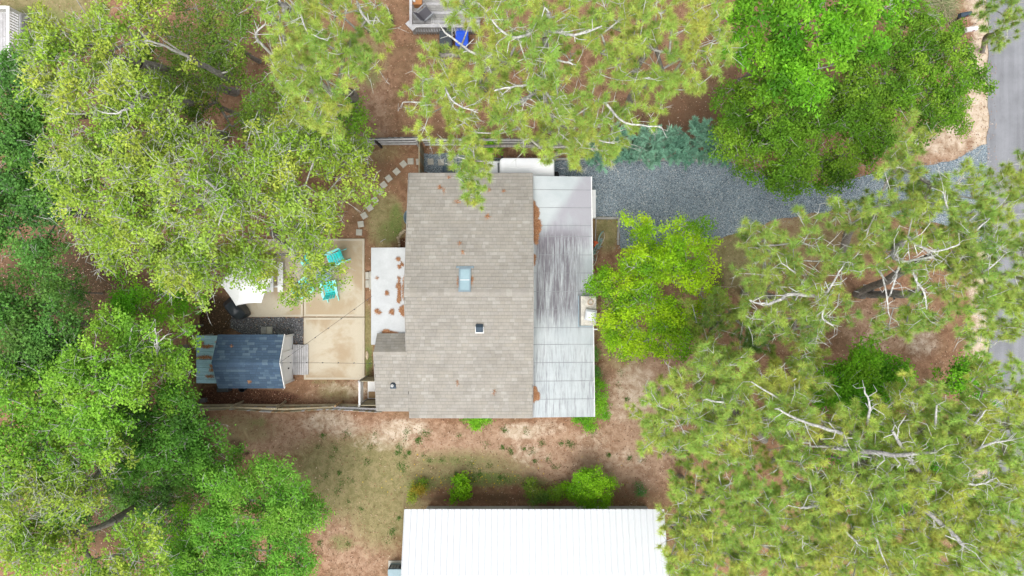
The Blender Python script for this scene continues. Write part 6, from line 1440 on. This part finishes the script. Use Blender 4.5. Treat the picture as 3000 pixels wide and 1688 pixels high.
tree('pine_tree', 'low dark pine behind the vivid yellow green tree', 'tree', (2080, 905), [(2080, 940, 6, 70), (2150, 970, 6.5, 75), (2040, 990, 5.5, 45), (2200, 1010, 6.5, 60), (2130, 900, 6, 60)], seed=86, **{**pdk, 'pal': PINEDK, 'tr': .10, 'bare': 0.08})
tree('pine_tree', 'pine crown with looping silver branches hanging over the driveway mouth', 'tree', (2460, 760), [(2640, 540, 12, 75), (2760, 520, 12, 75), (2700, 620, 12, 80), (2830, 590, 12, 80), (2620, 660, 12, 80), (2560, 720, 12, 70), (2520, 640, 11, 60), (2650, 430, 11, 50), (2630, 480, 11, 45), (2440, 640, 11, 50), (2670, 380, 10.5, 38), (2750, 700, 12, 70)], seed=87, limbs=[([(2621,728,12),(2660,697,12.6)],.11,.07),([(2621,728,12),(2617,748,12.4),(2640,767,12.7),(2729,755,12.8)],.06,.03),([(2640,767,12.7),(2625,810,12.8),(2609,864,12.8)],.045,.02),([(2667,775,12.7),(2687,825,12.8),(2710,864,12.8),(2714,906,12.8)],.045,.015),([(2660,694,12.7),(2690,721,12.9),(2741,736,13),(2810,717,13)],.045,.02),([(2780,620,12.8),(2760,560,12.9)],.035,.012),([(2567,779,12.2),(2590,825,12.4),(2605,929,12.4)],.04,.015)], **{**pdk, 'bare': 0.24, 'dens': 10})
tree('pine_tree', 'pine crown over the road with its dark trunk crossing bare ground', 'tree', (2510, 862), [(2880, 690, 12, 95), (2800, 760, 12, 80), (2940, 800, 12, 95), (2840, 880, 12, 90), (2960, 560, 11.5, 65), (2980, 680, 12, 70), (2720, 830, 12, 65), (2940, 920, 12, 85), (2700, 930, 12, 60), (2990, 500, 11, 40), (2620, 930, 11.5, 55), (2900, 990, 12, 60)], seed=88, limbs=[([(2510,862,0),(2600,862,3.0),(2700,862,5.5)],.19,.16),([(2880,800,12.8),(2930,760,12.9)],.035,.012),([(2840,690,12.8),(2900,640,12.9)],.035,.012)], **{**pdk, 'bare': 0.28})
tree('pine_tree', 'small pine over the sandy verge beside the mailboxes', 'tree', (2880, 150), [(2930, 40, 7, 50), (2980, 20, 7, 50), (2900, 100, 6.5, 32), (2950, 90, 6.5, 35), (2890, 30, 6.5, 25)], seed=89, **{**pdk, 'tr': .10, 'bare': 0.20})
tree('pine_tree', 'pine with pale tips leaning out over the sandy yard', 'tree', (2240, 1290), [(2060, 1070, 11, 55), (2140, 1090, 11.5, 80), (1970, 1150, 11, 70), (2080, 1170, 11.5, 90), (2220, 1160, 11.5, 80), (1930, 1230, 10.5, 55), (2020, 1260, 11, 80), (2140, 1270, 11, 80), (2300, 1120, 11.5, 60), (2240, 1240, 11, 60), (1900, 1280, 10.5, 35), (2370, 1140, 11.5, 50)], seed=90, limbs=[([(2300,1180,12),(2200,1120,12.2)],.04,.015),([(2120,1180,12.2),(2060,1170,12.4)],.035,.012)], **{**pn, 'under': 1.0, 'dens': 15, 'bare': 0.28})
tree('pine_tree', 'big pine with crossing grey limbs forking at its centre', 'tree', (2400, 1330), [(2330, 1220, 12, 80), (2440, 1260, 12, 75), (2340, 1350, 12, 80), (2480, 1440, 12, 90), (2600, 1380, 12, 90), (2560, 1260, 12, 70), (2380, 1460, 11.5, 80), (2560, 1530, 12, 90), (2690, 1300, 12.5, 80), (2680, 1440, 12, 80), (2650, 1200, 12, 65), (2720, 1150, 12, 55)], seed=91, limbs=[([(2451,1414,9.5),(2475,1360,11),(2497,1317,12)],.12,.09),([(2497,1317,12.2),(2443,1313,12.7)],.06,.04),([(2547,1385,10.5),(2515,1345,11.5),(2497,1317,12)],.09,.08),([(2578,1395,10.5),(2544,1333,11.8)],.09,.07),([(2482,1310,12.2),(2466,1271,12.6),(2354,1236,12.8),(2269,1194,12.8)],.08,.02),([(2706,1410,12),(2656,1333,12.5),(2613,1263,12.8)],.08,.04),([(2497,1320,12.4),(2652,1333,12.8),(2745,1325,13)],.085,.035),([(2542,1244,12.5),(2546,1186,12.7),(2532,1136,12.8)],.05,.02),([(2737,1275,12.6),(2745,1190,12.8)],.05,.025),([(2250,1356,7),(2323,1313,9)],.10,.09),([(2400,1480,12),(2345,1490,12.2)],.06,.03)], **{**pn, 'under': 1.0, 'dens': 15, 'bare': 0.40, 'tr': .22})
tree('pine_tree', 'pine beside the white metal roof corner', 'tree', (1990, 1400), [(2060, 1430, 10.5, 75), (2150, 1400, 11, 70), (2000, 1480, 10, 60), (2120, 1520, 11, 95), (2040, 1600, 10.5, 85), (2220, 1480, 11, 80), (1960, 1560, 9.5, 40), (2230, 1600, 11, 90), (2130, 1650, 11, 85), (1990, 1660, 10, 60), (2300, 1550, 11.5, 70), (1990, 1390, 9.5, 40)], seed=92, **{**pn, 'under': 1.0, 'dens': 15, 'bare': 0.24})
tree('pine_tree', 'pine with rows of silver twigs beside the far road edge', 'tree', (2640, 1260), [(2820, 1260, 12, 95), (2920, 1200, 12, 75), (2960, 1320, 12, 90), (2820, 1380, 12, 95), (2930, 1450, 12, 90), (2780, 1500, 12, 90), (2980, 1120, 11.5, 50), (2860, 1110, 11.5, 45), (2740, 1220, 12, 60), (2990, 1420, 12, 60)], seed=93, limbs=[([(2840,1330,12.8),(2900,1300,13),(2960,1290,13)],.05,.02),([(2800,1400,12.8),(2860,1420,12.9),(2920,1400,13)],.045,.015),([(2850,1250,12.8),(2890,1200,12.9)],.04,.015)], **{**pn, 'under': 1.0, 'dens': 15, 'bare': 0.32})
tree('pine_tree', 'pine over the ground below the forked pine', 'tree', (2560, 1460), [(2660, 1590, 12, 95), (2780, 1620, 12, 95), (2880, 1570, 12, 90), (2450, 1620, 11.5, 90), (2560, 1650, 12, 85), (2960, 1600, 12, 75), (2360, 1650, 11.5, 70), (2700, 1680, 12, 70), (2860, 1680, 12, 70), (2420, 1540, 11.5, 60)], seed=94, limbs=[([(2706,1491,12.4),(2791,1565,12.7),(2822,1600,12.8)],.075,.04),([(2560,1560,12.6),(2590,1640,12.8)],.04,.015),([(2480,1560,12.3),(2520,1600,12.5)],.04,.012)], **{**pn, 'under': 1.0, 'dens': 15, 'bare': 0.28})

# foundation shrubs and the row by the white roof
sh = dict(kind='broad', tr=.025, dens=26, flat=.8, leaf=.075, per=40, sigma=.10, tw_len=(.08, .2), bare=0, tipr=.006, trunk_f=.9)
tree('garden_shrub', 'large bright green rounded shrub by the white metal roof', 'shrub', (1718, 1425), [(1730, 1425, 1.3, 46), (1715, 1408, 1.4, 36), (1765, 1445, 1.2, 34), (1720, 1455, 1.2, 36), (1752, 1402, 1.3, 30), (1700, 1428, 1.1, 30), (1740, 1475, 1.1, 26), (1775, 1420, 1.1, 22)], seed=101, **{**sh, 'pal': SHRUB})
tree('garden_shrub', 'bright green shrub leaning against the large rounded one', 'shrub', (1672, 1440), [(1670, 1440, .5, 22), (1655, 1435, .4, 14), (1685, 1432, .6, 18)], seed=102, **{**sh, 'pal': SHRUB, 'dens': 34})
tree('garden_shrub', 'round green shrub with large glossy leaves alone on the lawn edge', 'shrub', (1345, 1432), [(1347, 1428, .8, 23), (1340, 1445, .6, 20), (1358, 1442, .6, 17), (1350, 1412, .6, 15)], seed=103, **{**sh, 'pal': SHRUB, 'leaf': .11, 'dens': 34, 'per': 26})
tree('garden_shrub', 'thin yellow green shrub on the dry lawn edge', 'shrub', (1220, 1442), [(1220, 1440, .45, 18), (1215, 1454, .35, 13), (1226, 1428, .35, 12)], seed=104, **{**sh, 'pal': ((.20, .38, .04), (.30, .44, .06), (.42, .30, .04)), 'dens': 40, 'per': 40})
tree('garden_shrub', 'olive shrub with reddish tips beside the small round one', 'shrub', (1572, 1448), [(1572, 1448, .7, 24), (1562, 1438, .6, 16), (1582, 1456, .55, 16), (1556, 1426, .5, 12)], seed=105, **{**sh, 'pal': ((.20, .33, .045), (.26, .40, .05), (.38, .26, .08), (.12, .26, .05)), 'dens': 44, 'leaf': .07})
tree('garden_shrub', 'small round olive green shrub between two larger shrubs', 'shrub', (1624, 1442), [(1624, 1440, .55, 17), (1630, 1450, .45, 12)], seed=106, **{**sh, 'pal': ((.22, .40, .04), (.30, .48, .05)), 'dens': 46, 'leaf': .07})
tree('garden_shrub', 'tiny dark green grassy shrub on bare ground', 'shrub', (1874, 1432), [(1874, 1432, .25, 12)], seed=107, **{**sh, 'pal': ((.05, .24, .05), (.08, .32, .06)), 'dens': 80, 'leaf': .05})
tree('garden_shrub', 'bright green shrub peeping from under the south house eave', 'shrub', (1398, 1215), [(1396, 1222, .7, 24), (1380, 1218, .6, 18), (1412, 1218, .6, 18), (1400, 1234, .5, 15)], seed=108, **{**sh, 'pal': BRIGHT})
tree('garden_shrub', 'bright green shrub at the corner of the stained white roof', 'shrub', (1735, 1185), [(1750, 1160, 1.2, 20), (1755, 1185, 1.1, 22), (1765, 1205, .9, 17), (1748, 1135, .9, 12)], seed=109, **{**sh, 'pal': BRIGHT})
tree('garden_shrub', 'low bright green shrub below the stained white roof edge', 'shrub', (1715, 1222), [(1720, 1228, .6, 18), (1690, 1226, .5, 12), (1725, 1240, .5, 14)], seed=110, **{**sh, 'pal': BRIGHT})
tree('garden_shrub', 'small dark shrub against the east house wall', 'shrub', (1735, 1090), [(1740, 1092, .6, 12)], seed=111, **{**sh, 'pal': DARK})
tree('garden_shrub', 'small dark low shrub nearer the chimney along the east wall', 'shrub', (1733, 1038), [(1738, 1038, .5, 12)], seed=112, **{**sh, 'pal': DARK, 'dens': 40})
tree('garden_shrub', 'round lime green shrub between fence and parked car', 'shrub', (1432, 440), [(1425, 432, .9, 20), (1440, 445, .8, 16), (1418, 445, .7, 14)], seed=113, **{**sh, 'pal': SHRUB})
# ornamental grass clump
def grass_clump():
    c = P(2745, 30); n = 900; a = rng.uniform(0, 6.28, n); L = rng.uniform(.5, 1.15, n); b0 = np.stack([c.x+rng.normal(0, .22, n), c.y+rng.normal(0, .22, n), np.zeros(n)], 1)
    o = np.stack([np.cos(a), np.sin(a)], 1); m = b0+np.stack([o[:, 0]*L*.35, o[:, 1]*L*.35, L*.62], 1); t = b0+np.stack([o[:, 0]*L, o[:, 1]*L, L*.45], 1)
    s = np.stack([-o[:, 1], o[:, 0], np.zeros(n)], 1)*.008
    V = np.stack([b0-s, b0+s, m+s, m-s, t], 1).reshape(-1, 3); i = 5*np.arange(n)[:, None]
    F = np.concatenate([i+np.array([0, 1, 2]), i+np.array([0, 2, 3]), i+np.array([3, 2, 4])])
    C = np.where((rng.uniform(0, 1, n) < .6)[:, None], np.array((.42, .37, .22)), np.array((.20, .27, .10)))*rng.uniform(.75, 1.2, (n, 1))
    root = thing('ornamental_grass', (c.x, c.y, 0), 'arching tan and green ornamental grass clump near the dark mailbox', 'grass')
    np_mesh('grass_blades', V, F, M['blade'], root, np.repeat(C, 5, 0))
grass_clump()
